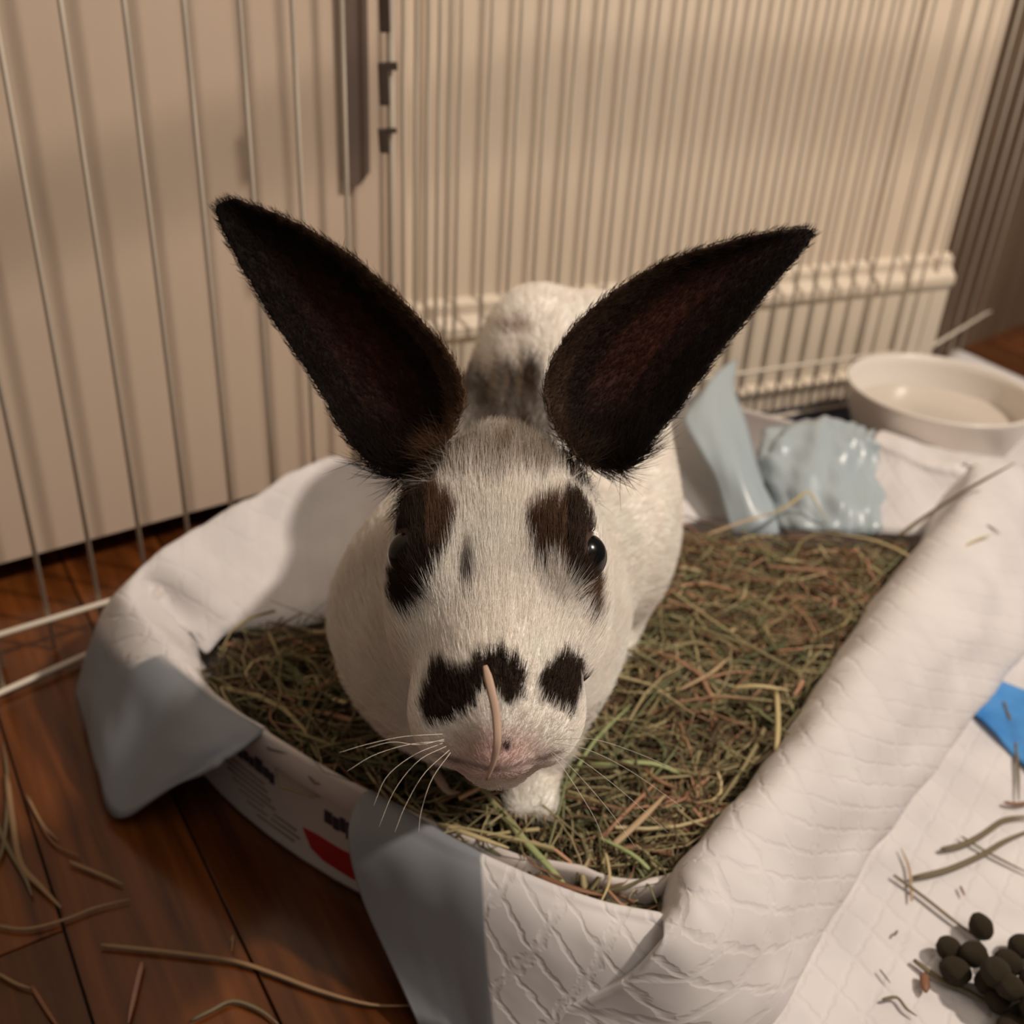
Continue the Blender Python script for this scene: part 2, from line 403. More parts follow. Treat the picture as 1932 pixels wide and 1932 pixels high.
# dark title word (illegible in the photo): a row of heavy letter-like strokes
for (a, b, z0, z1) in ((424, 436, .80, .93), (437, 447, .82, .95), (449, 458, .80, .92), (460, 469, .81, .94), (471, 480, .80, .92), (482, 496, .79, .97), (498, 508, .79, .92), (509, 518, .76, .90)):
    print_poly('title_stroke', [(a, z0), (b, z0), (b, z1), (a, z1)], M_ink)
for (a, b, z0, z1) in ((613, 627, .70, .86), (629, 640, .68, .84), (642, 652, .70, .88), (654, 668, .64, .86), (670, 690, .62, .84)):
    print_poly('title_stroke', [(a, z0), (b, z0), (b, z1), (a, z1)], M_ink)
for k, (a, b) in enumerate(((418, 500), (424, 505), (430, 512), (440, 520), (452, 560), (468, 566), (486, 556))):
    z = .66 - k * .085
    print_poly('text_line', [(a, z), (b, z), (b, z + .035), (a, z + .035)], M_grey_ink)

# ------------------------------------------------------------------ absorbent pad draped over the tray
pad = tag(empty('absorbent_pad', (.06, .48, 0)), 'white quilted absorbent pad with pale blue film edge draped over the tray rim', 'pad')
TC = np.array([.052, .49, 0])
def loft(name, stations, nu=10, nv=26, thick=.0022, wr=.0012, ws=.03, seed=1, film=None, mat_=None, parent=None, wrv=None):
    """stations: list of profiles, each a list of (x, y, z) measured points -> smooth draped sheet"""
    prof = []
    for st in stations:
        P = np.array([onz(*p) if len(p) == 3 else np.array(p[1:]) for p in st])
        prof.append(catmull(P, nv))
    prof = np.array(prof)                                   # k, nv, 3
    k = len(prof); NU = (k - 1) * nu + 1
    G = np.stack([catmull(prof[:, j], NU) for j in range(nv)], axis=1)
    # normals for wrinkles
    du = np.gradient(G, axis=0); dv = np.gradient(G, axis=1); nn = np.cross(du, dv); nn /= np.linalg.norm(nn, axis=2)[..., None] + 1e-9
    U = np.concatenate([[0], np.cumsum(np.linalg.norm(np.diff(G[:, nv // 3], axis=0), axis=1))])
    Vv = np.concatenate([[0], np.cumsum(np.linalg.norm(np.diff(G[NU // 2], axis=0), axis=1))])
    uu, vv = np.meshgrid(U, Vv, indexing='ij')
    w_ = vnoise(np.stack([uu.ravel(), vv.ravel() * .45], 1), ws, seed).reshape(uu.shape)
    G = G + nn * (w_ * wr)[..., None]
    if wrv: G = G + nn * (np.sin(uu / wrv[0] * 2 * math.pi + 2 * np.sin(vv * 60)) * wrv[1] * np.linspace(0, 1, nv)[None, :])[..., None]
    G[..., 2] = np.maximum(G[..., 2], .0035)
    Vt = G.reshape(-1, 3); Fc = []
    for i in range(NU - 1):
        for j in range(nv - 1): a = i * nv + j; Fc.append((a, a + nv, a + nv + 1, a + 1))
    if film is None: fa = np.zeros(len(Vt))
    else:
        uf, vf = np.meshgrid(np.linspace(0, k - 1, NU), np.linspace(0, 1, nv), indexing='ij'); fa = np.clip(film(uf, vf), 0, 1).ravel()
    o = mesh(name, Vt, Fc, mat_ or M_sheet, pad if parent is None else parent, attrs={'film': fa}, uv=np.stack([uu.ravel(), vv.ravel()], 1))
    md = o.modifiers.new('thickness', 'SOLIDIFY'); md.thickness = thick; md.offset = -1
    return o
def inn(x, y, z, d=.012, dz=.03):
    """a point behind (x,y,z), moved towards the tray's middle and down, as measured tuple of px"""
    P = onz(x, y, z); v = TC - P; v[2] = 0; v /= np.linalg.norm(v)
    Q = P + v * d; Q[2] = z - dz; px, py = projn(Q); return (px, py, Q[2])

# right side: puffy roll from the near corner to the far right corner
right = [
 [inn(1262, 1744, .057, .01, .02), (1262, 1746, .058), (1258, 1756, .063), (1235, 1788, .060), (1180, 1836, .048), (1080, 1884, .032), (930, 1942, .013)],
 [inn(1283, 1706, .058, .01, .02), (1283, 1706, .060), (1300, 1722, .067), (1318, 1790, .060), (1300, 1870, .045), (1230, 1950, .028), (1120, 2040, .010)],
 [inn(1300, 1640, .058, .01, .02), (1300, 1640, .061), (1335, 1660, .069), (1400, 1735, .060), (1430, 1820, .042), (1425, 1900, .022), (1400, 1985, .004)],
 [inn(1345, 1580, .058, .01, .02), (1345, 1580, .061), (1380, 1600, .070), (1450, 1665, .060), (1490, 1730, .042), (1505, 1780, .020), (1505, 1825, .004)],
 [inn(1440, 1478, .058, .01, .02), (1440, 1478, .061), (1475, 1492, .070), (1530, 1545, .060), (1570, 1600, .042), (1590, 1640, .020), (1597, 1668, .004)],
 [inn(1540, 1345, .058, .01, .02), (1540, 1345, .061), (1580, 1360, .069), (1635, 1405, .060), (1675, 1455, .042), (1700, 1490, .020), (1710, 1512, .004)],
 [inn(1630, 1205, .058, .01, .02), (1630, 1205, .060), (1675, 1215, .068), (1740, 1255, .060), (1785, 1300, .042), (1815, 1335, .020), (1832, 1355, .004)],
 [inn(1710, 1085, .056, .01, .02), (1710, 1085, .059), (1760, 1090, .068), (1830, 1125, .060), (1885, 1165, .042), (1920, 1205, .020), (1940, 1228, .004)],
 [inn(1785, 985, .056, .01, .02), (1785, 985, .059), (1825, 980, .068), (1895, 1005, .060), (1955, 1040, .042), (2000, 1080, .020), (2025, 1108, .004)],
 [inn(1822, 905, .056, .02, .02), (1824, 903, .059), (1850, 890, .067), (1915, 905, .060), (1975, 935, .042), (2030, 970, .020), (2065, 1000, .004)],
 [inn(1800, 896, .054, .02, .02), (1808, 890, .059), (1820, 872, .066), (1870, 868, .056), (1910, 880, .035), (1950, 900, .016), (1975, 915, .004)],
]
for st in right[2:9]:
    x, y, z = st[-2]; st[-2] = (x + 12, y + 6, z + .004); x, y, z = st[-1]; st[-1] = (x - 16, y - 6, z)
loft('draped_side', right, nu=9, wr=.0013, ws=.035, seed=3, thick=.003)
# front: film strip and quilted skirt
front = [
 [inn(702, 1502, .054), (700, 1500, .0545), (676, 1520, .0548), (663, 1560, .052), (668, 1620, .044), (692, 1700, .032), (735, 1800, .018), (800, 1950, .004)],
 [inn(760, 1538, .056), (758, 1536, .056), (742, 1556, .0565), (735, 1600, .053), (745, 1660, .045), (768, 1735, .034), (805, 1830, .020), (850, 1960, .006)],
 [inn(840, 1588, .057), (838, 1586, .057), (830, 1602, .058), (828, 1645, .054), (835, 1705, .046), (850, 1775, .035), (872, 1860, .022), (895, 1960, .008)],
 [inn(906, 1621, .057), (905, 1619, .058), (906, 1634, .060), (910, 1680, .056), (914, 1740, .048), (919, 1805, .038), (926, 1880, .026), (935, 1965, .012)],
 [inn(1000, 1664, .057), (1000, 1662, .058), (1006, 1678, .060), (1016, 1728, .056), (1026, 1790, .048), (1036, 1850, .038), (1050, 1920, .026), (1064, 1990, .014)],
 [inn(1120, 1710, .056), (1120, 1708, .057), (1128, 1722, .0585), (1142, 1770, .055), (1156, 1830, .046), (1168, 1885, .036), (1180, 1950, .024), (1195, 2020, .012)],
 [inn(1268, 1742, .055), (1270, 1740, .056), (1278, 1754, .057), (1290, 1800, .053), (1305, 1860, .044), (1318, 1920, .034), (1330, 1980, .022), (1345, 2050, .010)],
]
loft('draped_front', front, nu=12, wr=.0004, ws=.05, seed=5, thick=.0018, film=lambda u, v: (3.02 - u) * 60)
# left corner flap, left side roll
left = [
 [inn(502, 1374, .054, .006, .012), (502, 1372, .0545), (494, 1380, .055), (478, 1393, .0545), (455, 1410, .053), (430, 1425, .0515), (406, 1440, .050)],
 [inn(432, 1328, .055, .008, .02), (430, 1326, .0555), (420, 1338, .056), (400, 1372, .0545), (375, 1410, .050), (345, 1450, .041), (312, 1492, .030)],
 [inn(372, 1272, .056, .01, .02), (370, 1270, .056), (352, 1284, .057), (318, 1330, .050), (285, 1395, .036), (252, 1468, .021), (219, 1543, .006)],
 [inn(345, 1235, .056, .012, .02), (342, 1235, .057), (300, 1238, .059), (252, 1266, .052), (222, 1330, .038), (200, 1400, .024), (186, 1458, .012)],
 [inn(312, 1190, .057, .014, .02), (308, 1190, .058), (265, 1180, .061), (215, 1205, .052), (190, 1260, .038), (172, 1320, .024), (160, 1370, .012)],
 [inn(285, 1145, .057, .018, .02), (280, 1143, .058), (240, 1130, .063), (205, 1140, .055), (178, 1190, .040), (162, 1240, .026), (150, 1290, .012)],
 [(390, 1228, .035), (300, 1120, .052), (262, 1085, .064), (222, 1100, .060), (196, 1125, .046), (180, 1150, .030), (170, 1175, .012)],
 [(430, 1195, .035), (385, 1130, .050), (320, 1040, .068), (296, 1036, .066), (270, 1050, .050), (258, 1070, .030), (250, 1090, .012)],
 [(500, 1185, .034), (465, 1080, .050), (415, 980, .069), (380, 963, .070), (352, 970, .055), (340, 990, .030), (335, 1005, .012)],
 [(570, 1178, .034), (530, 1010, .054), (500, 935, .072), (478, 913, .073), (450, 915, .060), (430, 935, .032), (425, 950, .012)],
 [(620, 1165, .034), (590, 985, .054), (565, 895, .073), (545, 878, .073), (515, 880, .060), (500, 895, .032), (495, 910, .012)],
 [(690, 1130, .034), (665, 960, .054), (640, 868, .070), (622, 850, .068), (600, 850, .055), (590, 860, .032), (585, 875, .012)],
 [('w', -.030, .480, .034), ('w', -.046, .505, .054), ('w', -.056, .517, .068), ('w', -.060, .523, .067), ('w', -.063, .527, .05), ('w', -.064, .528, .03), ('w', -.064, .528, .012)],
 [('w', .030, .568, .034), ('w', .026, .586, .054), ('w', .022, .598, .066), ('w', .018, .604, .064), ('w', .016, .607, .05), ('w', .015, .608, .03), ('w', .015, .608, .012)],
 [('w', .118, .636, .032), ('w', .126, .656, .050), ('w', .131, .672, .062), ('w', .134, .680, .061), ('w', .135, .685, .05), ('w', .135, .686, .03), ('w', .135, .686, .012)],
]
for k in range(6, len(left) - 3):                       # hidden outer fall: straight down behind the crest
    c_ = onz(*left[k][3]); ow = np.array([-.62, .78, 0])
    c_ = onz(*left[k][2]) + ow * .006
    for d_ in (3,): left[k][3] = ('w', c_[0], c_[1], onz(*left[k][2])[2] - .004)
    for jx, zz_ in ((4, .045), (5, .028), (6, .010)): left[k][jx] = ('w', c_[0] + ow[0] * .003, c_[1] + ow[1] * .003, zz_)
loft('draped_corner', left, nu=10, wr=.0011, ws=.04, seed=9, thick=.002,
     film=lambda u, v: np.where(u < 3.1, np.clip((v - .24 - .02 * u) * 30, 0, 1), np.clip((v - (.44 + .07 * (u - 3))) * 14, 0, 1)) * np.clip((7 - u) * 2, 0, 1))
# back side
back = [
 [(1790, 985, .036), (1808, 940, .046), (1818, 905, .058), (1826, 886, .062), (1850, 868, .052), (1880, 868, .030), (1900, 880, .010)],
 [(1740, 1010, .035), (1748, 950, .046), (1750, 895, .058), (1754, 876, .062), (1770, 858, .052), (1790, 855, .030), (1800, 862, .010)],
 [(1680, 1010, .034), (1690, 940, .048), (1694, 870, .061), (1696, 852, .064), (1704, 838, .055), (1720, 835, .030), (1730, 840, .010)],
 [(1610, 1005, .032), (1628, 930, .046), (1640, 850, .060), (1646, 834, .063), (1652, 822, .055), (1664, 815, .030), (1672, 820, .010)],
]
loft('draped_back', back, nu=8, wr=.0008, ws=.03, seed=11, thick=.002)
back2 = [
 [(1385, 985, .028), (1378, 920, .036), (1366, 850, .046), (1356, 800, .053), (1352, 788, .052)],
 [(1330, 985, .028), (1318, 910, .038), (1302, 830, .050), (1290, 780, .056), (1286, 765, .056)],
 [(1270, 990, .030), (1258, 910, .040), (1246, 830, .051), (1236, 786, .057), (1232, 775, .056)],
 [(1190, 990, .030), (1180, 910, .040), (1170, 840, .050), (1160, 800, .056), (1157, 790, .055)],
]
loft('draped_back', back2, nu=8, wr=.0008, ws=.03, seed=12, thick=.002)

# crumpled pale blue film at the back of the tray
film = tag(empty('blue_film', (.2, .62, 0)), 'crumpled translucent pale blue plastic film hanging inside the back of the tray', 'plastic film')
cr = [
 [(1665, 1000, .036), (1670, 920, .050), (1655, 850, .064), (1648, 828, .069), (1650, 815, .066)],
 [(1635, 1008, .038), (1622, 930, .052), (1612, 850, .066), (1604, 816, .072), (1612, 804, .066)],
 [(1575, 1004, .040), (1560, 930, .055), (1545, 850, .068), (1536, 802, .074), (1540, 790, .068)],
 [(1495, 1000, .038), (1475, 930, .050), (1455, 870, .060), (1450, 835, .066), (1462, 815, .062)],
 [(1450, 990, .032), (1440, 935, .040), (1428, 900, .047), (1424, 880, .050), (1432, 862, .050)],
]
M_film2 = mat('translucent_blue_film', (.44, .52, .56), .3, .5); M_film2.node_tree.nodes['Principled BSDF'].inputs['Transmission Weight'].default_value = .12
loft('crumpled_sheet', cr, nu=9, nv=22, wr=.004, ws=.022, seed=21, thick=.0005, mat_=M_film2, parent=film, wrv=(.045, .0015))
rb = [
 [(1392, 675, .085), (1388, 735, .080), (1412, 815, .068), (1440, 900, .052), (1475, 975, .038), (1490, 1010, .030)],
 [(1350, 705, .088), (1345, 760, .083), (1370, 830, .072), (1400, 910, .057), (1430, 980, .042), (1440, 1012, .033)],
 [(1300, 775, .078), (1290, 795, .076), (1322, 850, .068), (1350, 910, .054), (1372, 985, .038), (1380, 1012, .030)],
]
loft('ribbon', rb, nu=6, nv=20, wr=.0012, ws=.03, seed=23, thick=.0006, mat_=M_film2, parent=film)

# ------------------------------------------------------------------ floor pad, blue piece, mat, bowl
def ground_poly(name, pts, z, th, m, wr=.0008, ws=.12, seed=2, nx=40, uvs=True, **kw):
    """flat sheet over a quad (4 corners in order), slightly wavy"""
    P = [np.array([p[0], p[1], 0.]) for p in pts]; g = np.linspace(0, 1, nx)
    a, b = np.meshgrid(g, g, indexing='ij'); a = a[..., None]; b = b[..., None]
    G = (P[0] * (1 - a) + P[1] * a) * (1 - b) + (P[3] * (1 - a) + P[2] * a) * b
    G = G.reshape(-1, 3); G[:, 2] = z + th + np.abs(vnoise(G[:, :2], ws, seed)) * wr
    Fc = [(i * nx + j, (i + 1) * nx + j, (i + 1) * nx + j + 1, i * nx + j + 1) for i in range(nx - 1) for j in range(nx - 1)]
    if np.cross(P[1] - P[0], P[3] - P[0])[2] < 0: Fc = [f[::-1] for f in Fc]
    o = mesh(name, G, Fc, m, attrs={'film': np.zeros(len(G))}, uv=G[:, :2]); md = o.modifiers.new('thickness', 'SOLIDIFY'); md.thickness = th * .9; md.offset = -1
    return o
fp = ground_poly('floor_pad', [(.427, .974), (.80, .25), (.085, .02), (.088, .46)], 0, .0025, M_sheet, nx=60)
tag(fp, 'flat white absorbent pad spread on the floor right of the tray', 'pad')
q = [onz(1800, 1310, .004), onz(1893, 1288, .005), onz(2040, 1345, .004), onz(2010, 1530, .004)]
bp_ = ground_poly('blue_sheet', [(p[0], p[1]) for p in q], .0035, .0012, M_blue, wr=.0035, ws=.05, seed=8, nx=24)
tag(bp_, 'bright blue plastic sheet corner lying on the white floor pad', 'plastic sheet')
nm = ground_poly('floor_mat', [tuple((W1 - UB * .14 + NB * .022)[:2]), tuple((W1 + UB * .26 + NB * .022)[:2]), tuple((W1 + UB * .26 + NB * .115)[:2]), tuple((W1 - UB * .14 + NB * .115)[:2])], 0, .004, M_navy, wr=.002, ws=.05)
tag(nm, 'dark navy blue mat between the tray and the recessed wall', 'mat')

bc = onz(1776, 733, .052)
bowl = tag(empty('bowl', (bc[0], bc[1], .004)), 'round white bowl standing on the floor pad behind the tray', 'bowl')
R = .0705
def lathe(prof, nseg=64):
    V = []; Fc = []
    for r, z in prof:
        for k in range(nseg): a = 2 * math.pi * k / nseg; V.append((bc[0] + r * math.cos(a), bc[1] + r * math.sin(a), z))
    m_ = len(prof)
    for i in range(m_ - 1):
        for k in range(nseg): Fc.append((i * nseg + k, i * nseg + (k + 1) % nseg, (i + 1) * nseg + (k + 1) % nseg, (i + 1) * nseg + k))
    return V, Fc
pr = [(0.0005, .0045), (R * .70, .0045), (R * .74, .0055), (R * .80, .010), (R * .93, .032), (R * .985, .050), (R * 1.0, .0525), (R * .985, .0538), (R * .955, .0525), (R * .93, .046), (R * .86, .026), (R * .72, .013), (R * .4, .010), (0.0005, .010)]
V, Fc = lathe(pr); mesh('bowl_shell', V, Fc, M_bowl, bowl)
V, Fc = lathe([(0.0005, .0300), (R * .86, .0300), (R * .872, .0302)]); mesh('contents', V, Fc, mat('pale_water', (.60, .54, .47), .12, .5), bowl)

# ------------------------------------------------------------------ hay
def strands(P, D, L, Rr, colr, seg=5, bend=.3, flat=.5, seed=0, sides=3):
    """many thin blades in one mesh: P starts, D directions, L lengths, Rr radii, colr colours"""
    rng = np.random.default_rng(seed); n = len(P)
    side = np.cross(D, [0, 0, 1.]); side /= np.linalg.norm(side, axis=1)[:, None] + 1e-9; up = np.cross(side, D)
    b1 = rng.normal(0, bend, n); b2 = rng.normal(0, bend * .35, n)
    s = np.linspace(0, 1, seg + 1)
    pts = P[:, None] + D[:, None] * (s[None, :, None] * L[:, None, None]) + side[:, None] * ((s * (1 - s) * 2)[None, :, None] * (b1 * L)[:, None, None]) + up[:, None] * ((s * (1 - s) * 2)[None, :, None] * (b2 * L)[:, None, None])
    taper = (1 - .65 * s ** 2)
    roll = rng.uniform(0, math.pi, n)
    sr = side * np.cos(roll)[:, None] + up * np.sin(roll)[:, None]; ur = -side * np.sin(roll)[:, None] + up * np.cos(roll)[:, None]
    V = np.empty((n, seg + 1, sides, 3))
    for k in range(sides):
        a = 2 * math.pi * k / sides
        V[:, :, k] = pts + (Rr[:, None] * taper[None])[..., None] * (math.cos(a) * sr[:, None] + math.sin(a) * flat * ur[:, None])
    Fq = []
    base = (np.arange(n) * (seg + 1) * sides)[:, None, None]; i = np.arange(seg)[None, :, None] * sides; k = np.arange(sides)[None, None]
    a = base + i + k; b = base + i + (k + 1) % sides
    Fq = np.stack([a, b, b + sides, a + sides], -1).reshape(-1, 4)
    colv = np.repeat(colr, (seg + 1) * sides, axis=0)
    return V.reshape(-1, 3), Fq, colv
def fastmesh(name, V, Fq, m, parent=None, attrs=None, smooth=True):
    me = bpy.data.meshes.new(name); me.vertices.add(len(V)); me.vertices.foreach_set('co', np.asarray(V, np.float32).ravel())
    nf = len(Fq); kf = Fq.shape[1]; me.loops.add(nf * kf); me.loops.foreach_set('vertex_index', Fq.astype(np.int32).ravel())
    me.polygons.add(nf); me.polygons.foreach_set('loop_start', np.arange(0, nf * kf, kf, dtype=np.int32))
    me.update(calc_edges=True)
    if smooth: me.polygons.foreach_set('use_smooth', np.ones(nf, bool))
    for kx, a in (attrs or {}).items():
        a = np.hstack([a, np.ones((len(a), 1))]).astype(np.float32); at = me.attributes.new(kx, 'FLOAT_COLOR', 'POINT'); at.data.foreach_set('color', a.ravel())
    me.validate()
    return link(name, me, parent, m)
M_hay = mat('dry_hay', (.2, .17, .08), .6, .3); attr_color(M_hay)
def hay_colors(n, rng, brown=.35):
    pal = np.array([(.21, .175, .085), (.31, .26, .135), (.11, .095, .045), (.36, .29, .16), (.23, .125, .07), (.36, .20, .12), (.09, .06, .03), (.46, .38, .22), (.15, .16, .08)])
    pg = np.array([.2, .17, .16, .1, 0, 0, .1, .05, .22]); pb = np.array([.08, .08, .06, .12, .28, .2, .12, .06, 0])
    pr_ = (1 - brown)[:, None] * pg + brown[:, None] * pb; pr_ /= pr_.sum(1)[:, None]
    c = pr_.cumsum(1); idx = (rng.uniform(size=n)[:, None] > c).sum(1).clip(0, len(pal) - 1)
    return pal[idx] * rng.uniform(.75, 1.25, (n, 1))
# mound surface: inside of the tray
inner = [onz(x, y, .053 if (y > 1220 and x < 1290) else .045)[:2] for x, y in ((395, 1225), (470, 1185), (640, 1160), (760, 1060), (860, 960), (1010, 960), (1160, 985), (1270, 985), (1400, 985), (1600, 1000), (1770, 1000), (1720, 1080), (1640, 1200), (1550, 1340), (1450, 1480), (1350, 1580), (1305, 1640), (1275, 1735), (1100, 1700), (905, 1622), (760, 1540), (600, 1450), (500, 1380), (420, 1325), (350, 1262))]
inner = np.array(inner)
def inside(P, poly):
    x, y = P[:, 0], P[:, 1]; r = np.zeros(len(P), bool); n = len(poly)
    for i in range(n):
        x1, y1 = poly[i]; x2, y2 = poly[(i + 1) % n]
        c = ((y1 > y) != (y2 > y)); r ^= c & (x < (x2 - x1) * (y - y1) / (y2 - y1 + 1e-12) + x1)
    return r
def distedge(P, poly):
    d = np.full(len(P), 9.); n = len(poly)
    for i in range(n):
        a = poly[i]; b = poly[(i + 1) % n]; ab = b - a; t = np.clip(((P - a) @ ab) / (ab @ ab), 0, 1); d = np.minimum(d, np.linalg.norm(P - a - t[:, None] * ab, axis=1))
    return d
def hay_z(P):
    P = np.asarray(P); e = distedge(P, inner); y = P[:, 1]
    base = .044 - .012 * np.clip((y - .36) / .2, 0, 1)
    frontness = np.clip((.33 - (P @ np.array([.54, .84])) ) / .12, 0, 1)
    return base + .008 * frontness + vnoise(P, .06, 31) * .0045 * np.clip(e / .02, .3, 1) + .003 * np.clip(e / .03, 0, 1) - .001
g = .004
xs = np.arange(inner[:, 0].min(), inner[:, 0].max(), g); ys = np.arange(inner[:, 1].min(), inner[:, 1].max(), g)
gx, gy = np.meshgrid(xs, ys, indexing='ij'); PP = np.stack([gx.ravel(), gy.ravel()], 1); ok = inside(PP, inner)
zz = hay_z(PP) - .007 + RNG.normal(0, .0012, len(PP)); idm = np.arange(len(PP)).reshape(gx.shape); okm = ok.reshape(gx.shape)
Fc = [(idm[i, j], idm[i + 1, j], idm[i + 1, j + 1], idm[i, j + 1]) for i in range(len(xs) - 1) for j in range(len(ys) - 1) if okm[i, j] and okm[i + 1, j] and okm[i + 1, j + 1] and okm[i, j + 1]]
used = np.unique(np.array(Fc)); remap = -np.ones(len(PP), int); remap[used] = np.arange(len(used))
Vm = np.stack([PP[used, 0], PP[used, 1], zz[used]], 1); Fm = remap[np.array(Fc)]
rng = np.random.default_rng(5)
n = 9000
cand = np.stack([rng.uniform(inner[:, 0].min(), inner[:, 0].max(), n * 3), rng.uniform(inner[:, 1].min(), inner[:, 1].max(), n * 3)], 1)
cand = cand[inside(cand, inner)][:n]; n = len(cand)
L = rng.lognormal(math.log(.031), .5, n).clip(.010, .10); ang_ = rng.uniform(0, 2 * math.pi, n)
D = np.stack([np.cos(ang_), np.sin(ang_), rng.normal(0, .16, n)], 1); D /= np.linalg.norm(D, axis=1)[:, None]
dep = rng.uniform(-.006, .0035, n)
P = np.stack([cand[:, 0], cand[:, 1], hay_z(cand) + dep], 1) - D * L[:, None] * .5
endp = P + D * L[:, None]; okk = inside(P[:, :2], inner) & inside(endp[:, :2], inner)
P, D, L, cand, dep = P[okk], D[okk], L[okk], cand[okk], dep[okk]; n = len(P)
pc = np.array([projn(np.array([a[0], a[1], .045])) for a in cand])
brown = np.clip(.38 + .4 * vnoise(cand, .07, 77) + .35 * np.clip((1300 - pc[:, 1]) / 300, 0, 1) * (pc[:, 0] > 1150), 0, 1)
Rr = rng.lognormal(math.log(.00072), .42, n).clip(.0003, .0017)
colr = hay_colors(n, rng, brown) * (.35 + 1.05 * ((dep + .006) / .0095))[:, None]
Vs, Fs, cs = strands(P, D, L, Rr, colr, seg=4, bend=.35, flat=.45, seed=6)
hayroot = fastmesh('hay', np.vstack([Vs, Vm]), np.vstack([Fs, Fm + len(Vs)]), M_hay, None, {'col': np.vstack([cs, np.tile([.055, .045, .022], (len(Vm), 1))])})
tag(hayroot, 'bed of loose green and brown hay filling the padded tray', 'hay', kind='stuff')
# longer stems crossing the top of the bed, each a thing
M_stem_g = mat('green_stem', (.33, .38, .17), .55); M_stem_t = mat('tan_stem', (.46, .33, .19), .55); M_stem_o = mat('olive_dark_stem', (.16, .125, .07), .6)
M_stem_p = mat('pinkish_stem', (.52, .36, .27), .65); M_stem_b = mat('brown_stem', (.22, .10, .05), .55); M_stem_y = mat('straw_stem', (.52, .42, .22), .55)
def stem(pts, r, m, label, name='hay_stem', group=None, flat=.45, cat='hay stem', nres=4, nrm=None):
    P = np.array([onz(*p) if len(p) == 3 else p[3] for p in pts])
    Q = catmull(P, max(6, (len(P) - 1) * nres + 1)); k = len(Q)
    rr = np.interp(np.linspace(0, 1, k), [0, .08, .7, 1], [r * .7, r, r * .95, r * .35])
    c = Q[k // 2].copy(); V, Fc = tube(Q, rr, 6, flat, nrm)
    o = mesh(name, np.array(V) - c, Fc, m); o.location = c; tag(o, label, cat, group); return o
HT = .05
stem([(1690, 1015, .045), (1760, 965, .058), (1840, 915, .078), (1914, 874, .092)], .0016, M_stem_o, 'thick olive stem leaning over the far right corner of the pad')
stem([(1450, 972, .050), (1485, 955, .055), (1523, 928, .060), (1538, 945, .056), (1560, 985, .045)], .0011, M_stem_y, 'bent pale straw sticking up against the blue film')
stem([(918, 1488, .056), (935, 1520, .056), (985, 1580, .056), (1040, 1640, .056), (1075, 1680, .054)], .0015, M_stem_g, 'broad green blade pointing right-down beneath the rabbit nose')
stem([(1150, 1600, .053), (1200, 1555, .055), (1255, 1500, .055)], .0014, M_stem_t, 'tan stem lying diagonally right of the rabbit paw')
stem([(1100, 1440, .052), (1150, 1440, .055), (1230, 1440, .054), (1290, 1462, .05)], .0014, M_stem_g, 'wide pale green blade lying level, right of the rabbit chin')
stem([(1060, 1500, .05), (1120, 1400, .056), (1190, 1330, .055)], .0009, M_stem_g, 'thin green blade rising beside the rabbit cheek')
stem([(1465, 1300, .05), (1468, 1370, .054), (1460, 1460, .05)], .0012, M_stem_y, 'straw standing upright near the right rim of the tray')
stem([(1275, 1305, .05), (1340, 1270, .054), (1375, 1240, .05)], .0010, M_stem_t, 'short tan stem at mid height of the hay bed')
stem([(1380, 1298, .052), (1430, 1294, .055), (1490, 1302, .052)], .0013, M_stem_y, 'thick straw lying level left of the right rim')
stem([(1040, 1495, .054), (1100, 1508, .055), (1190, 1530, .052)], .0010, M_stem_b, 'reddish brown stem just right of the rabbit paw')
stem([(790, 1560, .056), (850, 1590, .058), (900, 1612, .057)], .0013, M_stem_t, 'tan stem lying along the front rim of the tray')
stem([(830, 1555, .055), (880, 1572, .059), (960, 1600, .058)], .0012, M_stem_y, 'straw just behind the front rim beside the blue film edge')
stem([(1225, 1640, .054), (1190, 1610, .055), (1120, 1575, .054)], .0010, M_stem_g, 'green blade near the front right corner of the hay')
stem([(1010, 1650, .057), (1080, 1675, .058), (1140, 1690, .055)], .0011, M_stem_b, 'brown stem with seeds along the front rim')
stem([(1135, 1640, .052), (1142, 1610, .056), (1150, 1660, .056), (1130, 1710, .055)], .0006, M_stem_y, 'thin looped straw at the front of the hay')
stem([(1700, 1120, .05), (1725, 1060, .054), (1650, 1020, .053), (1560, 1005, .05)], .0011, M_stem_y, 'curved straw at the far end of the hay bed')
stem([(1330, 1010, .05), (1400, 985, .054), (1455, 968, .052)], .0012, M_stem_t, 'tan straw at the back of the hay near the rabbit flank')
stem([(1795, 1045, .068), (1840, 1020, .071), (1872, 1008, .070)], .0007, M_stem_y, 'short straw lying on the right padded rim')
stem([(1848, 985, .069), (1870, 995, .068), (1888, 1008, .066)], .0007, M_stem_b, 'tiny brown stem on the far right padded rim')
stem([(812, 1436, .060), (828, 1468, .062), (846, 1492, .060), (868, 1494, .057)], .0019, M_stem_p, 'pinkish dry leaf scrap left of the rabbit paw under the chin', name='leaf_scrap', cat='leaf', flat=.3)
# on the nose
noseP = [(915, 1256), (926, 1300), (936, 1350), (938, 1400), (930, 1440), (918, 1472)]

M_stem_d = mat('dull_tan_stem', (.27, .165, .085), .6); M_stem_q = mat('dull_pink_stem', (.36, .19, .13), .6)
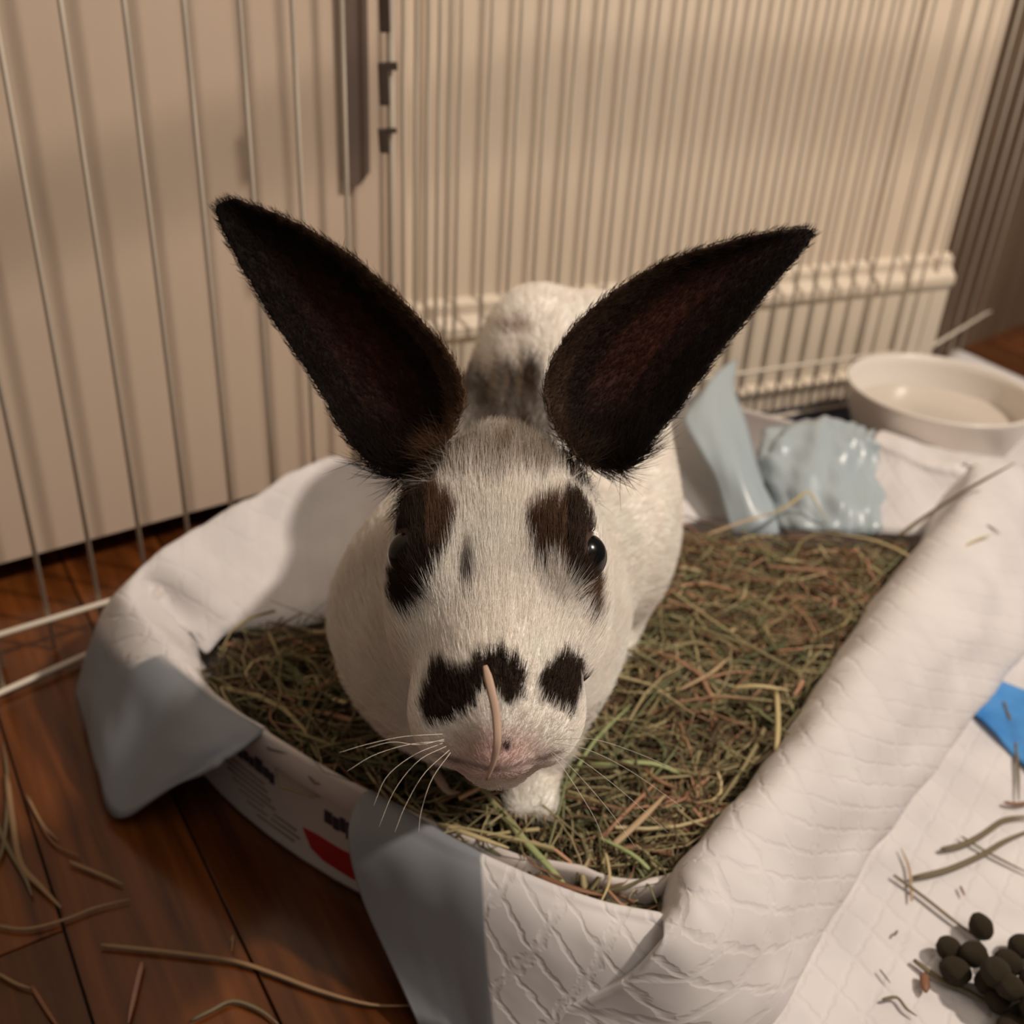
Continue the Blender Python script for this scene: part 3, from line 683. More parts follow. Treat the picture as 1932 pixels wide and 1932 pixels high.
# stems on the wood floor
FL = .0015
for pts, r, m, lab in (
    ([(190, 1782), (270, 1790), (350, 1799), (440, 1812), (520, 1838), (600, 1868), (700, 1895), (790, 1897)], .0010, M_stem_d, 'long straw running across the floor toward the hanging film'),
    ([(268, 1815), (255, 1870), (242, 1930)], .0011, M_stem_q, 'short pinkish stem below the long straw on the floor'),
    ([(130, 1625), (180, 1645), (232, 1668)], .0009, M_stem_d, 'short tan stem pointing at the hanging flap'),
    ([(-10, 1745), (50, 1752), (120, 1735), (180, 1712), (245, 1696)], .0008, M_stem_d, 'curved straw on the left floor'),
    ([(12, 1460), (25, 1560), (40, 1630), (75, 1670), (115, 1712)], .0014, M_stem_d, 'bent thick stem lying under the fence at left'),
    ([(50, 1500), (80, 1555), (110, 1585)], .0007, M_stem_d, 'thin stem beside the bent thick stem'),
    ([(-5, 1835), (30, 1855), (60, 1865)], .0007, M_stem_d, 'short stem at the lower left edge of the floor'),
    ([(60, 1860), (85, 1900), (115, 1945)], .0009, M_stem_b, 'brown stem at the lower left edge'),
    ([(360, 1925), (400, 1905), (440, 1888), (490, 1905), (525, 1932)], .0008, M_stem_o, 'arched olive stem at the bottom left of the floor'),
    ([(435, 1775), (440, 1765), (437, 1795)], .0004, M_stem_d, 'tiny fibre near the dark plank seam'),
    ([(-20, 1520), (10, 1590), (45, 1650), (60, 1690)], .0010, M_stem_o, 'olive stem slanting down at the left edge of the floor'),
    ([(-20, 1640), (5, 1600), (15, 1480), (5, 1400)], .0009, M_stem_o, 'dark olive stem at the left edge under the fence'),
    ([(150, 1615), (100, 1590), (70, 1540), (60, 1520)], .0006, M_stem_b, 'thin reddish stem looping on the left floor')):
    stem([(x, y, FL + r * .5) for x, y in pts], r, m, lab)
# stems on the floor pad
FPz = .0048
for pts, r, m, lab in (
    ([(1686, 1651), (1740, 1690), (1797, 1735), (1850, 1775)], .0009, M_stem_o, 'straight dark stem pointing into the dropping pile'),
    ([(1723, 1656), (1789, 1640), (1854, 1612), (1900, 1585), (1960, 1560)], .0013, M_stem_o, 'curved grey-brown stem on the floor pad above the droppings'),
    ([(1776, 1603), (1820, 1592), (1858, 1572), (1900, 1545), (1960, 1540)], .0014, M_stem_o, 'branching grass head lying on the floor pad'),
    ([(1814, 1578), (1870, 1612), (1950, 1652)], .0008, M_stem_o, 'thin stem crossing the grass head on the floor pad'),
    ([(1888, 1310), (1912, 1380), (1920, 1450), (1922, 1510)], .0009, M_stem_o, 'dark stem lying across the blue sheet'),
    ([(1895, 1514), (1920, 1517), (1950, 1512)], .0012, M_stem_b, 'short brown stem at the right picture edge'),
    ([(1724, 1811), (1775, 1848), (1830, 1872), (1900, 1915), (1960, 1960)], .0014, M_stem_o, 'thick dark stem below the dropping pile'),
    ([(1660, 1829), (1670, 1842), (1680, 1855)], .0004, M_stem_o, 'tiny dark fibre left of the droppings'),
    ([(1665, 1886), (1692, 1882), (1710, 1903), (1730, 1917)], .0007, M_stem_o, 'small bent fibre at the bottom of the floor pad'),
    ([(1812, 1672), (1820, 1690)], .0006, M_stem_b, 'tiny speck of husk on the floor pad'),
    ([(1687, 1765), (1694, 1755)], .0005, M_stem_o, 'tiny speck beside the curved pad'),
    ([(1720, 1700), (1716, 1640), (1700, 1600)], .0006, M_stem_t, 'pale stem at the crease of the draped pad')):
    stem([(x, y, FPz + r * .4) for x, y in pts], r, m, lab)
o = stem([(1744, 1838, .006), (1745, 1855, .006), (1746, 1872, .006)], .0019, M_stem_b, 'small reddish brown seed husk beside the dropping pile', name='seed_husk', cat='husk', flat=.6)

# droppings
M_poo = mat('dry_dropping', (.06, .042, .022), .75, .2); nn_, _, _ = add_noise_color(M_poo, (.022, .016, .009), (.062, .045, .024), 260); add_bump(M_poo, nn_.outputs['Fac'], .6, .001)
def dropping_mesh(seed):
    bm = bmesh.new(); bmesh.ops.create_icosphere(bm, subdivisions=3, radius=1)
    P = np.array([v.co for v in bm.verts]); d = 1 + .08 * vnoise(P, 1.6, seed) + .03 * vnoise(P, .4, seed + 5)
    for v, k in zip(bm.verts, d): v.co *= float(k)
    me = bpy.data.meshes.new('dropping'); bm.to_mesh(me); bm.free(); me.polygons.foreach_set('use_smooth', [True] * len(me.polygons)); me.materials.append(M_poo); return me
dm = [dropping_mesh(s) for s in (1, 2, 3)]
dlist = [(1851, 1748, .010, 0), (1791, 1790, .009, 1), (1803, 1832, .0095, 2), (1836, 1800, .012, 0), (1863, 1853, .010, 1), (1903, 1815, .011, 2), (1926, 1785, .009, 0), (1880, 1835, .019, 1), (1905, 1862, .019, 2), (1925, 1905, .010, 0), (1885, 1890, .009, 1), (1950, 1850, .012, 2), (1955, 1905, .018, 0), (1960, 1800, .010, 1), (1940, 1945, .010, 2), (1985, 1870, .010, 0), (1910, 1945, .009, 1)]
DL = {1: 'dark dropping at the left end of the pile, upper of the two', 2: 'round dropping at the left end of the pile, lower of the two', 3: 'oval dropping lying across the gap just below the topmost one', 4: 'brown dropping in the middle of the bottom row of the pile', 6: 'dropping at the right picture edge, highest on that side', 7: 'dropping stacked on top of its neighbours in the pile middle', 10: 'lowest left dropping touching the thick dark stem'}
for i, (x, y, z, k) in enumerate(dlist):
    P = onz(x, y, z); o = bpy.data.objects.new('dropping', dm[k]); C.objects.link(o); o.location = P
    s = .0050 * random.uniform(.92, 1.12); o.scale = (s * 1.12, s, s * .95); o.rotation_euler = (random.uniform(-.5, .5), random.uniform(-.5, .5), random.uniform(0, 3))
    if i == 0: tag(o, 'dark green-brown round dropping, topmost of the pile, beneath the straight stem', 'dropping')
    elif i in DL: tag(o, DL[i], 'dropping', 'droppings piled on the floor pad')
    else: tag(o, 'dark brown round dropping packed in the right-hand mass of the pile', 'dropping', 'droppings piled on the floor pad')
#RABBIT
# ------------------------------------------------------------------ the rabbit
EYE = ond(939, 1048, .285); NOSE = ond(934, 1400, .249)
ha = NOSE - EYE; ha /= np.linalg.norm(ha)
hl = RT - ha * (RT @ ha); hl /= np.linalg.norm(hl)
hb = np.cross(hl, ha); hb = hb if hb[2] > 0 else -hb
HM = np.array([hl, ha, hb])                       # world -> head rows
def H(x, y, z): return EYE + hl * x + ha * y + hb * z
# ellipsoids: centre (world), radii, 3x3 axes (rows), blend
EL = []
def eh(c, r, tilt=0.0, k=.008):
    A = HM.copy()
    if tilt: ct, st = math.cos(tilt), math.sin(tilt); A = np.array([hl, ct * ha + st * hb, -st * ha + ct * hb])
    EL.append((H(*c), np.array(r), A, k))
def ew(c, r, A=None, k=.02): EL.append((np.array(c, float), np.array(r), np.eye(3) if A is None else A, k))
eh((0, -.016, -.013), (.0255, .036, .0245))            # skull
eh((0, -.028, -.018), (.022, .022, .020), k=.012)      # poll
eh((0, .020, -.013), (.0185, .034, .0175), .08, .010)  # snout bridge
for s in (-1, 1):
    eh((s * .0165, -.002, -.022), (.0155, .030, .020), k=.012)     # cheek
    eh((s * .0105, .038, -.0175), (.0125, .0155, .0125), k=.006)   # whisker pad
    eh((s * .0195, -.003, .001), (.0085, .015, .0085), k=.008)     # brow / eye socket
    eh((s * .0042, .0525, -.0155), (.0048, .0050, .0045), k=.003)   # nostril wing
eh((0, .0525, -.013), (.0052, .0055, .0052), k=.004)     # nose tip
eh((0, .041, -.0285), (.0105, .0135, .0075), k=.005)    # chin
eh((0, .018, -.030), (.013, .030, .012), k=.012)       # lower jaw
bd = np.array([.20, .98, 0]); bd /= np.linalg.norm(bd); bx = np.array([bd[1], -bd[0], 0]); BA = np.array([bx, bd, [0, 0, 1.]])
ew((-.008, .300, .120), (.038, .050, .036), BA, .02)   # neck
ew((-.011, .318, .108), (.053, .050, .050), BA, .02)   # chest ruff
ew((-.004, .365, .105), (.054, .07, .052), BA, .025)
ew((.014, .42, .106), (.055, .08, .060), BA, .025)
ew((.022, .462, .126), (.050, .062, .064), BA, .02)    # rump
ew((.004, .470, .168), (.020, .034, .024), BA, .014)
ew((.040, .470, .166), (.020, .034, .023), BA, .014)
ew((.054, .430, .082), (.026, .050, .042), BA, .02)    # haunch right
ew((-.022, .455, .078), (.028, .048, .042), BA, .02)
ew((.050, .400, .050), (.014, .034, .012), BA, .01)    # hind foot
ew((-.030, .410, .052), (.014, .036, .013), BA, .01)
def limb(a, b, ra, rb_, k=.01, n=4):
    a, b = np.array(a, float), np.array(b, float)
    for t in np.linspace(0, 1, n):
        r = ra + (rb_ - ra) * t; ew(a + (b - a) * t, (r, r, r * 1.15), None, k)
limb((.014, .315, .095), (.0135, .298, .066), .018, .0105)    # near foreleg
ew((.0135, .290, .0595), (.0098, .014, .0085), None, .006)    # near paw
for s in (-1, 0, 1): ew((.0135 + s * .0052, .2795, .0575), (.0042, .0075, .0055), None, .003)   # toes
limb((-.024, .335, .095), (-.026, .345, .060), .018, .011)
ew((-.026, .338, .055), (.0095, .014, .008), None, .006)
tail = (.045, .525, .115)
ew(tail, (.018, .014, .018), None, .01)
def sdf(P):
    d = None
    for c, r, A, k in EL:
        q = (P - c) @ A.T; k0 = np.linalg.norm(q / r, axis=-1); k1 = np.linalg.norm(q / (r * r), axis=-1)
        e = k0 * (k0 - 1) / np.maximum(k1, 1e-6)
        if d is None: d = e
        else:
            h = np.clip(.5 + .5 * (d - e) / k, 0, 1); d = d + (e - d) * h - k * h * (1 - h)
    return d
def ear_pts(rowsO, rowsI, t0, t1, cup, th0=.0034, nu=14, nv=40, base_push=.012):
    O = catmull(rowsO, nv); I = catmull(rowsI, nv); V = []; uvs = []
    s = np.linspace(0, 1, nv)
    front = np.zeros((nv, nu, 3)); back = np.zeros((nv, nu, 3))
    for i in range(nv):
        t = t0 + (t1 - t0) * s[i]
        a = ond(*O[i], t); b = ond(*I[i], t - .001); wd = np.linalg.norm(b - a)
        dirv = (a + b) / 2 - CAM; dirv /= np.linalg.norm(dirv)
        for j in range(nu):
            u = j / (nu - 1); bow = math.sin(math.pi * u) ** .8
            p = a * (1 - u) + b * u
            c_ = cup * (1 - .35 * s[i]) * bow * (wd / .036)
            front[i, j] = p + dirv * c_
            th = th0 * (1 - .45 * s[i]) * (.25 + .75 * bow)
            back[i, j] = p + dirv * (c_ + th + .0012)
    return front, back
earL = ear_pts([(748, 905), (688, 868), (640, 812), (602, 740), (556, 668), (500, 585), (450, 500), (415, 430), (401, 388)],
               [(800, 878), (856, 822), (880, 745), (858, 675), (800, 605), (708, 515), (604, 440), (505, 393), (440, 371)], .304, .322, .0135)
earR = ear_pts([(1185, 888), (1236, 832), (1284, 772), (1334, 702), (1392, 628), (1440, 566), (1490, 506), (1525, 466), (1541, 441)],
               [(1105, 880), (1042, 806), (1024, 722), (1060, 640), (1132, 565), (1232, 500), (1350, 459), (1450, 436), (1522, 427)], .304, .325, .0125)
def ear_mesh(fr, bk):
    nv, nu = fr.shape[:2]; V = np.vstack([fr.reshape(-1, 3), bk.reshape(-1, 3)]); o = nv * nu; Fc = []
    for i in range(nv - 1):
        for j in range(nu - 1):
            a = i * nu + j; Fc.append((a, a + 1, a + nu + 1, a + nu)); Fc.append((o + a, o + a + nu, o + a + nu + 1, o + a + 1))
        a = i * nu; Fc.append((a, a + nu, o + a + nu, o + a)); a = i * nu + nu - 1; Fc.append((a, o + a, o + a + nu, a + nu))
    for j in range(nu - 1):
        a = j; Fc.append((a, o + a, o + a + 1, a + 1)); a = (nv - 1) * nu + j; Fc.append((a, a + 1, o + a + 1, o + a))
    return V, Fc
# body surface by surface nets on the distance field
def surface_net(lo_, hi_, h):
    ax = [np.arange(lo_[i], hi_[i], h) for i in range(3)]; shp = [len(a) for a in ax]
    D_ = np.empty(shp, np.float32)
    for i in range(shp[0]):
        gy_, gz_ = np.meshgrid(ax[1], ax[2], indexing='ij'); D_[i] = sdf(np.stack([np.full_like(gy_, ax[0][i]), gy_, gz_], -1))
    ins = D_ < 0; nx_, ny_, nz_ = shp
    cnt = np.zeros((nx_ - 1, ny_ - 1, nz_ - 1), np.int8)
    for a in (0, 1):
        for b in (0, 1):
            for c in (0, 1): cnt += ins[a:nx_ - 1 + a, b:ny_ - 1 + b, c:nz_ - 1 + c]
    act = (cnt > 0) & (cnt < 8); ids = -np.ones(act.shape, np.int64); cells = np.argwhere(act); ids[act] = np.arange(len(cells))
    V = (cells + .5) * h + np.array([a[0] for a in ax])
    for _ in range(4):
        e = 3e-4; d = sdf(V); gr = np.stack([sdf(V + np.eye(3)[k] * e) - d for k in range(3)], 1) / e
        V = V - gr * (d / np.maximum((gr ** 2).sum(1), .25))[:, None] * .9
    Q = []
    for axn in range(3):
        o1, o2 = [(1, 2), (2, 0), (0, 1)][axn]
        sl0 = [slice(None)] * 3; sl1 = [slice(None)] * 3; sl0[axn] = slice(0, -1); sl1[axn] = slice(1, None)
        ch = ins[tuple(sl0)] != ins[tuple(sl1)]; E_ = np.argwhere(ch); E_ = E_[(E_[:, o1] > 0) & (E_[:, o2] > 0) & (E_[:, o1] < shp[o1] - 1) & (E_[:, o2] < shp[o2] - 1)]
        v1 = np.zeros(3, int); v1[o1] = 1; v2 = np.zeros(3, int); v2[o2] = 1
        q = np.stack([ids[tuple((E_ - v1 - v2).T)], ids[tuple((E_ - v2).T)], ids[tuple(E_.T)], ids[tuple((E_ - v1).T)]], 1)
        flip = ~ins[tuple(E_.T)]; q[flip] = q[flip][:, ::-1]; Q.append(q)
    return V, np.vstack(Q)
bodyV, bodyQ = surface_net((-.09, .165, .035), (.12, .56, .245), .0022)
rab = tag(empty('rabbit', (.0, .40, .045)), 'white rabbit with dark brown ears and eye patches standing in the hay, facing the camera', 'rabbit')
vs = [bodyV]; fs = [list(map(tuple, bodyQ))]; off = len(bodyV)
for e in (earL, earR):
    V, Fc = ear_mesh(*e); vs.append(V); fs.append([tuple(i + off for i in f) for f in Fc]); off += len(V)
tmp = bpy.data.meshes.new('tmp'); tmp.from_pydata([tuple(v) for v in np.vstack(vs)], [], sum(fs, []))
bmx = bmesh.new(); bmx.from_mesh(tmp); bmesh.ops.recalc_face_normals(bmx, faces=bmx.faces); bmx.to_mesh(tmp); bmx.free()
to = bpy.data.objects.new('tmp', tmp); C.objects.link(to)
md = to.modifiers.new('r', 'REMESH'); md.mode = 'VOXEL'; md.voxel_size = .00125; md.use_smooth_shade = True
sm_ = to.modifiers.new('s', 'SMOOTH'); sm_.iterations = 4; sm_.factor = .5
dg = bpy.context.evaluated_depsgraph_get(); dg.update()
me = bpy.data.meshes.new_from_object(to.evaluated_get(dg)); bpy.data.objects.remove(to); bpy.data.meshes.remove(tmp)
me.name = 'body'; nvb = len(me.vertices); RV = np.empty(nvb * 3, np.float32); me.vertices.foreach_get('co', RV); RV = RV.reshape(-1, 3).astype(float)
RN = np.empty(nvb * 3, np.float32); me.vertices.foreach_get('normal', RN); RN = RN.reshape(-1, 3).astype(float)

# ---- coat markings: patches on the head and ears
def px(P):
    q = P - CAM; t = q @ FW; return 966 + F * (q @ RT) / t, 966 + F * (q @ DN) / t, t
WHITE = np.array([.95, .91, .855]); DARK = np.array([.035, .022, .016]); BROWN = np.array([.135, .078, .048]); TAUPE = np.array([.36, .29, .215]); PINK = np.array([.72, .50, .45])
polys = [
 ([(774, 912), (815, 924), (849, 957), (859, 990), (848, 1032), (836, 1069), (815, 1106), (794, 1140), (778, 1177), (755, 1165), (741, 1148), (741, 1098), (755, 1065), (750, 1032), (748, 982), (753, 945)], 'eyeL'),
 ([(1039, 952), (1060, 955), (1072, 934), (1097, 944), (1116, 990), (1124, 1032), (1122, 1082), (1124, 1131), (1126, 1185), (1101, 1164), (1085, 1115), (1056, 1065), (1036, 1072), (1014, 1082), (998, 1032), (989, 995), (1010, 970)], 'eyeR'),
 ([(824, 1252), (857, 1260), (886, 1268), (896, 1245), (902, 1235), (948, 1231), (973, 1247), (991, 1276), (989, 1318), (960, 1332), (940, 1318), (915, 1306), (902, 1314), (893, 1345), (848, 1368), (807, 1367), (793, 1338), (799, 1297)], 'noseL'),
 ([(1072, 1235), (1093, 1256), (1097, 1289), (1076, 1351), (1047, 1334), (1022, 1322), (1014, 1300), (1018, 1280), (1047, 1247)], 'noseR')]
def sdist(X, Y, poly):
    P = np.stack([X, Y], 1); pl = np.array(poly, float); d = distedge_px(P, pl); i = inside(P, pl); return np.where(i, -d, d)
def distedge_px(P, poly):
    d = np.full(len(P), 1e9); n = len(poly)
    for i in range(n):
        a = poly[i]; b = poly[(i + 1) % n]; ab = b - a; t = np.clip(((P - a) @ ab) / (ab @ ab), 0, 1); d = np.minimum(d, np.linalg.norm(P - a - t[:, None] * ab, axis=1))
    return d
earref = [np.vstack([e[0][:, 1:-1].reshape(-1, 3)]) for e in (earL, earR)]
def nearest_uv(P, fr):
    """rough u (across) and s (along) of points relative to an ear grid, and distance"""
    nv, nu = fr.shape[:2]; G = fr[::2, ::2]; g2 = G.reshape(-1, 3); out = np.empty(len(P), int); dd = np.empty(len(P))
    for i in range(0, len(P), 4000):
        d = ((P[i:i + 4000, None] - g2[None]) ** 2).sum(-1); out[i:i + 4000] = d.argmin(1); dd[i:i + 4000] = np.sqrt(d.min(1))
    a, b = np.unravel_index(out, G.shape[:2]); return b * 2 / (nu - 1), a * 2 / (nv - 1), dd
def coat(P, Nrm):
    X, Y, T = px(P); n = len(P); col = np.tile(WHITE, (n, 1)); col = col * (1 + .03 * vnoise(P, .03, 3))[:, None]
    hp = (P - EYE) @ HM.T
    head = (P[:, 1] < .335) & (hp[:, 1] > -.045) & (hp[:, 2] > -.034) & (np.abs(hp[:, 0]) < .040)
    def blend(mask, c): 
        nonlocal col
        m = np.clip(mask, 0, 1)[:, None]; col = col * (1 - m) + np.asarray(c) * m
    jag = 5 * vnoise(P, .006, 41) + 5 * vnoise(P, .0025, 42)
    # taupe crown between the ears
    crown = np.exp(-((X - 1000) / 190) ** 4) * np.clip((935 + 22 * vnoise(P, .01, 50) - Y) / 50, 0, 1) * (hp[:, 1] < -.006) * (T < .36)
    blend(crown * (.72 + .28 * vnoise(P * [1, .3, .3], .007, 54)) * (head | (T < .345)), TAUPE)
    # brown nape behind the crown and thin dorsal streaks
    nape = np.clip((850 + 10 * vnoise(P, .008, 51) - Y) / 25, 0, 1) * np.clip((Y - 672 + 45 * vnoise(P * [1, .08, .08], .012, 55)) / 40, 0, 1) * np.exp(-((X - 970) / 120) ** 4) * (T < .50) * (T > .318)
    blend(nape * (.85 + .15 * np.clip(vnoise(P * [1, .3, .3], .012, 52) + .5, 0, 1)), BROWN * .38)
    dors = np.exp(-((X - 960) / 75) ** 4) * np.clip((760 - Y) / 30, 0, 1) * np.clip((Y - 630) / 40, 0, 1) * (T > .36) * np.clip(vnoise(P * [1, .1, .1], .014, 53) * 1.8 + .55, 0, 1)
    blend(dors * .8, TAUPE)
    spot = np.exp(-(((X - 975) / 34) ** 4 + ((Y - 618) / 12) ** 4)) * (T > .40); blend(spot * .75, BROWN * 2.2)
    front = head & (T < .315)
    for poly, nm_ in polys:
        d = sdist(X, Y, poly) + jag
        m = np.clip(.5 - d / 7, 0, 1) * front
        if nm_ == 'eyeL': c = np.where(((X > 805) & (Y < 1050))[:, None], BROWN, DARK * 1.3)
        elif nm_ == 'eyeR': c = np.where((X > 1068)[:, None] & (Y < 1110)[:, None], DARK * 1.8, BROWN)
        else: c = np.tile(DARK * 1.25, (n, 1))
        c = c * (1 + .35 * vnoise(P * [1, 1, 1], .003, 60))[:, None].clip(.4, 2)
        m = m[:, None]; col = col * (1 - m) + c * m
    d = np.sqrt(((X - 882) / 13) ** 2 + ((Y - 1085) / 42) ** 2); blend(np.clip(1.35 - d, 0, 1) * .9 * front, DARK * 2)
    # pink muzzle
    d = np.sqrt(((X - 935) / 85) ** 2 + ((Y - 1425) / 52) ** 2); blend(np.clip(1.35 - d, 0, 1) * .75 * front * (Y > 1340), PINK)
    lip = np.abs(Y - (1452 - 34 * np.abs((X - 935) / 120) ** 1.3)) ; blend(np.clip(1 - lip / 7, 0, 1) * (np.abs(X - 940) < 115) * .8 * front, PINK * .42)
    d = np.sqrt(((X - 953) / 9) ** 2 + ((Y - 1408) / 9) ** 2); blend(np.clip(1.6 - d, 0, 1) * front, np.array([.07, .02, .02]))
    # ears
    em = np.zeros(n)
    for (fr, bk), side_ in ((earL, 0), (earR, 1)):
        c0 = fr.reshape(-1, 3).mean(0); near = np.linalg.norm(P - c0, axis=1) < .075
        if not near.any(): continue
        u = np.zeros(n); s = np.zeros(n); dd = np.ones(n)
        u[near], s[near], dd[near] = nearest_uv(P[near], fr)
        m = np.clip((.0098 + .0012 * vnoise(P, .005, 70) - dd) / .0025, 0, 1)
        ec = np.tile(DARK * .32, (n, 1))
        # skin showing inside the ear
        k = np.exp(-(((u - (.5 if side_ == 0 else .52)) / .2) ** 2 + ((s - .45) / .24) ** 2))[:, None]; ec = ec * (1 - k) + np.array([.065, .02, .013]) * k
        k = np.clip((u - .76) / .16, 0, 1)[:, None] * (np.clip(1.2 - s, 0, 1) if side_ == 0 else .35 + 0 * s)[:, None]
        ec = ec * (1 - k) + np.array([.11, .06, .034]) * k
        ec = ec * (1 + .25 * vnoise(P, .004, 71))[:, None]
        halo = np.clip((.019 + .004 * vnoise(P, .006, 72) - dd) / .010, 0, 1) * np.clip((.15 - s) / .05, 0, 1) * (T < .345) * (Y < 905 + 12 * vnoise(P, .01, 73)); blend(halo * .7, TAUPE * .45)
        m = m[:, None]; col = col * (1 - m) + ec * m; em = np.maximum(em, m[:, 0])
    return col.clip(.004, .95), em, hp, X, Y, T, front
cc, em_, hp_, X_, Y_, T_, fr_ = coat(RV, RN)
at = me.attributes.new('col', 'FLOAT_COLOR', 'POINT'); at.data.foreach_set('color', np.hstack([cc, np.ones((nvb, 1))]).astype(np.float32).ravel())
M_skin = mat('rabbit_coat', (.8, .75, .7), .8, .15, **{'Subsurface Weight': 0.0}); attr_color(M_skin)
me.materials.clear(); me.materials.append(M_skin)
bodyo = link('body', me, rab)
# eyes
eyes = []
for (ex, ey, sx) in ((779, 1046, -1), (1098, 1050, 1)):
    c = ond(ex, ey, .2843) + ha * .0; 
    bm = bmesh.new(); bmesh.ops.create_uvsphere(bm, u_segments=32, v_segments=20, radius=.0070); bmesh.ops.translate(bm, verts=bm.verts, vec=c)
    bmobj('eye', bm, M_eye, rab, True); eyes.append(c)
# ---- fur strands
def make_fur(name, n, sel, length, flow, lift, rad, seed, jitter=.25, droop=0., fullcol=None):
    rng = np.random.default_rng(seed); me.calc_loop_triangles(); nt = len(me.loop_triangles)
    tri = np.empty(nt * 3, np.int32); me.loop_triangles.foreach_get('vertices', tri); tri = tri.reshape(-1, 3)
    ctr = RV[tri].mean(1); w_ = sel[tri].mean(1)
    ar = np.linalg.norm(np.cross(RV[tri[:, 1]] - RV[tri[:, 0]], RV[tri[:, 2]] - RV[tri[:, 0]]), axis=1) * w_; cdf = np.cumsum(ar); cdf /= cdf[-1]
    t = np.searchsorted(cdf, rng.uniform(size=n)).clip(0, nt - 1); a = rng.uniform(size=(n, 1)); b = rng.uniform(size=(n, 1)); f_ = a + b > 1; a = np.where(f_, 1 - a, a); b = np.where(f_, 1 - b, b)
    V0, V1, V2 = (RV[tri[t, k]] for k in range(3)); P = V0 + (V1 - V0) * a + (V2 - V0) * b
    Nn = RN[tri[t, 0]] * (1 - a - b) + RN[tri[t, 1]] * a + RN[tri[t, 2]] * b; Nn /= np.linalg.norm(Nn, axis=1)[:, None]
    for e in eyes:
        keep = np.linalg.norm(P - e, axis=1) > .0076; P, Nn = P[keep], Nn[keep]
    n = len(P); fl = flow(P, Nn) + rng.normal(0, jitter, (n, 3)); fl -= Nn * (fl * Nn).sum(1)[:, None]; fl /= np.linalg.norm(fl, axis=1)[:, None] + 1e-9
    Ls = length(P) * rng.uniform(.6, 1.25, n); lf = lift(P)
    col = coat(P + fl * 0, Nn)[0] * rng.uniform(.82, 1.14, (n, 1))
    K = 5; s = np.linspace(0, 1, K); pts = np.empty((n, K, 3))
    for k in range(K):
        up = lf * (s[k] - .35 * s[k] ** 2)
        pts[:, k] = P + fl * (Ls * s[k])[:, None] + Nn * (Ls * up - .0002 + .0006 * (s[k] > .2))[:, None]
    pts[:, :, 2] -= (droop * s ** 2)[None, :] * Ls[:, None]
    # keep the fur out of the eyes
    for e in eyes:
        d = pts - e; r_ = np.linalg.norm(d, axis=2); m = r_ < .0074; pts[m] = (e + d / r_[..., None] * .0074)[m]
    hc = bpy.data.hair_curves.new(name); hc.add_curves([K] * n)
    hc.attributes['position'].data.foreach_set('vector', pts.astype(np.float32).ravel()) if 'position' in hc.attributes else hc.points.foreach_set('position', pts.astype(np.float32).ravel())
    ra = hc.attributes.get('radius') or hc.attributes.new('radius', 'FLOAT', 'POINT')
    rr = (np.array([1., .95, .8, .55, .12])[None] * rad * rng.uniform(.7, 1.3, (n, 1))).astype(np.float32); ra.data.foreach_set('value', rr.ravel())
    ca = hc.attributes.new('col', 'FLOAT_COLOR', 'CURVE'); ca.data.foreach_set('color', np.hstack([col, np.ones((n, 1))]).astype(np.float32).ravel())
    hc.materials.append(M_fur); o = bpy.data.objects.new(name, hc); C.objects.link(o); o.parent = rab; o.matrix_parent_inverse = Matrix.Translation(-rab.location); o['kind'] = 'stuff'
    return o
M_fur = mat('fur_strands', (.8, .75, .7), .7, .12); _a = attr_color(M_fur)
_N, _L, _b = nodes(M_fur); _t = _N.new('ShaderNodeBsdfTranslucent'); _L.new(_a.outputs['Color'], _t.inputs[0]); _m = _N.new('ShaderNodeMixShader'); _m.inputs[0].default_value = .38
_o = [x for x in _N if x.type == 'OUTPUT_MATERIAL'][0]; _L.new(_b.outputs[0], _m.inputs[1]); _L.new(_t.outputs[0], _m.inputs[2]); _L.new(_m.outputs[0], _o.inputs[0])
vis = ((RN * (CAM - RV)).sum(1) / np.linalg.norm(CAM - RV, axis=1) > -.35).astype(float)
headm = np.clip((.318 - RV[:, 1]) / .02, 0, 1) * (hp_[:, 1] > -.05) * (RV[:, 2] > .10) * (1 - np.clip(em_ * 4, 0, 1))
earm = np.clip(em_ * 4, 0, 1)
bodym = (1 - np.clip(headm, 0, 1)) * (1 - earm)
def fl_head(P, Nn):
    hp = (P - EYE) @ HM.T
    return -ha + hl * (hp[:, 0] * 9)[:, None] * np.clip(1 + hp[:, 1] * -12, .3, 1.2)[:, None] * .6
earax = [(e[0][-1].mean(0) - e[0][2].mean(0)) for e in (earL, earR)]; earax = [a / np.linalg.norm(a) for a in earax]
def fl_ear(P, Nn): return np.where((P[:, 0] < 0.0)[:, None], earax[0], earax[1])
def fl_body(P, Nn): return np.tile(bd + [0, 0, -.25], (len(P), 1))
def ln_head(P):
    hp = (P - EYE) @ HM.T; f = np.clip((hp[:, 1] - .052) / -.05, 0, 1); near = np.min([np.linalg.norm(P - e, axis=1) for e in eyes], axis=0)
    return (.0022 + .0058 * f + .004 * np.clip(-(hp[:, 1] + .015) / .02, 0, 1)) * np.clip((near - .004) / .008, .4, 1)
make_fur('fur', 75000, vis * headm, ln_head, fl_head, lambda P: .22 + 0 * P[:, 0], .00006, 1, .10)
make_fur('fur', 26000, vis * earm, lambda P: .0034 + 0 * P[:, 0], fl_ear, lambda P: .25 + 0 * P[:, 0], .00006, 2, .25)
make_fur('fur', 60000, vis * bodym * (1 + 2 * (RV[:, 1] < .36)), lambda P: .0105 * np.clip((P[:, 2] - .045) / .03, .35, 1), fl_body, lambda P: .22 + 0 * P[:, 0], .000085, 3, .2, .1)
root_ = np.zeros(nvb)
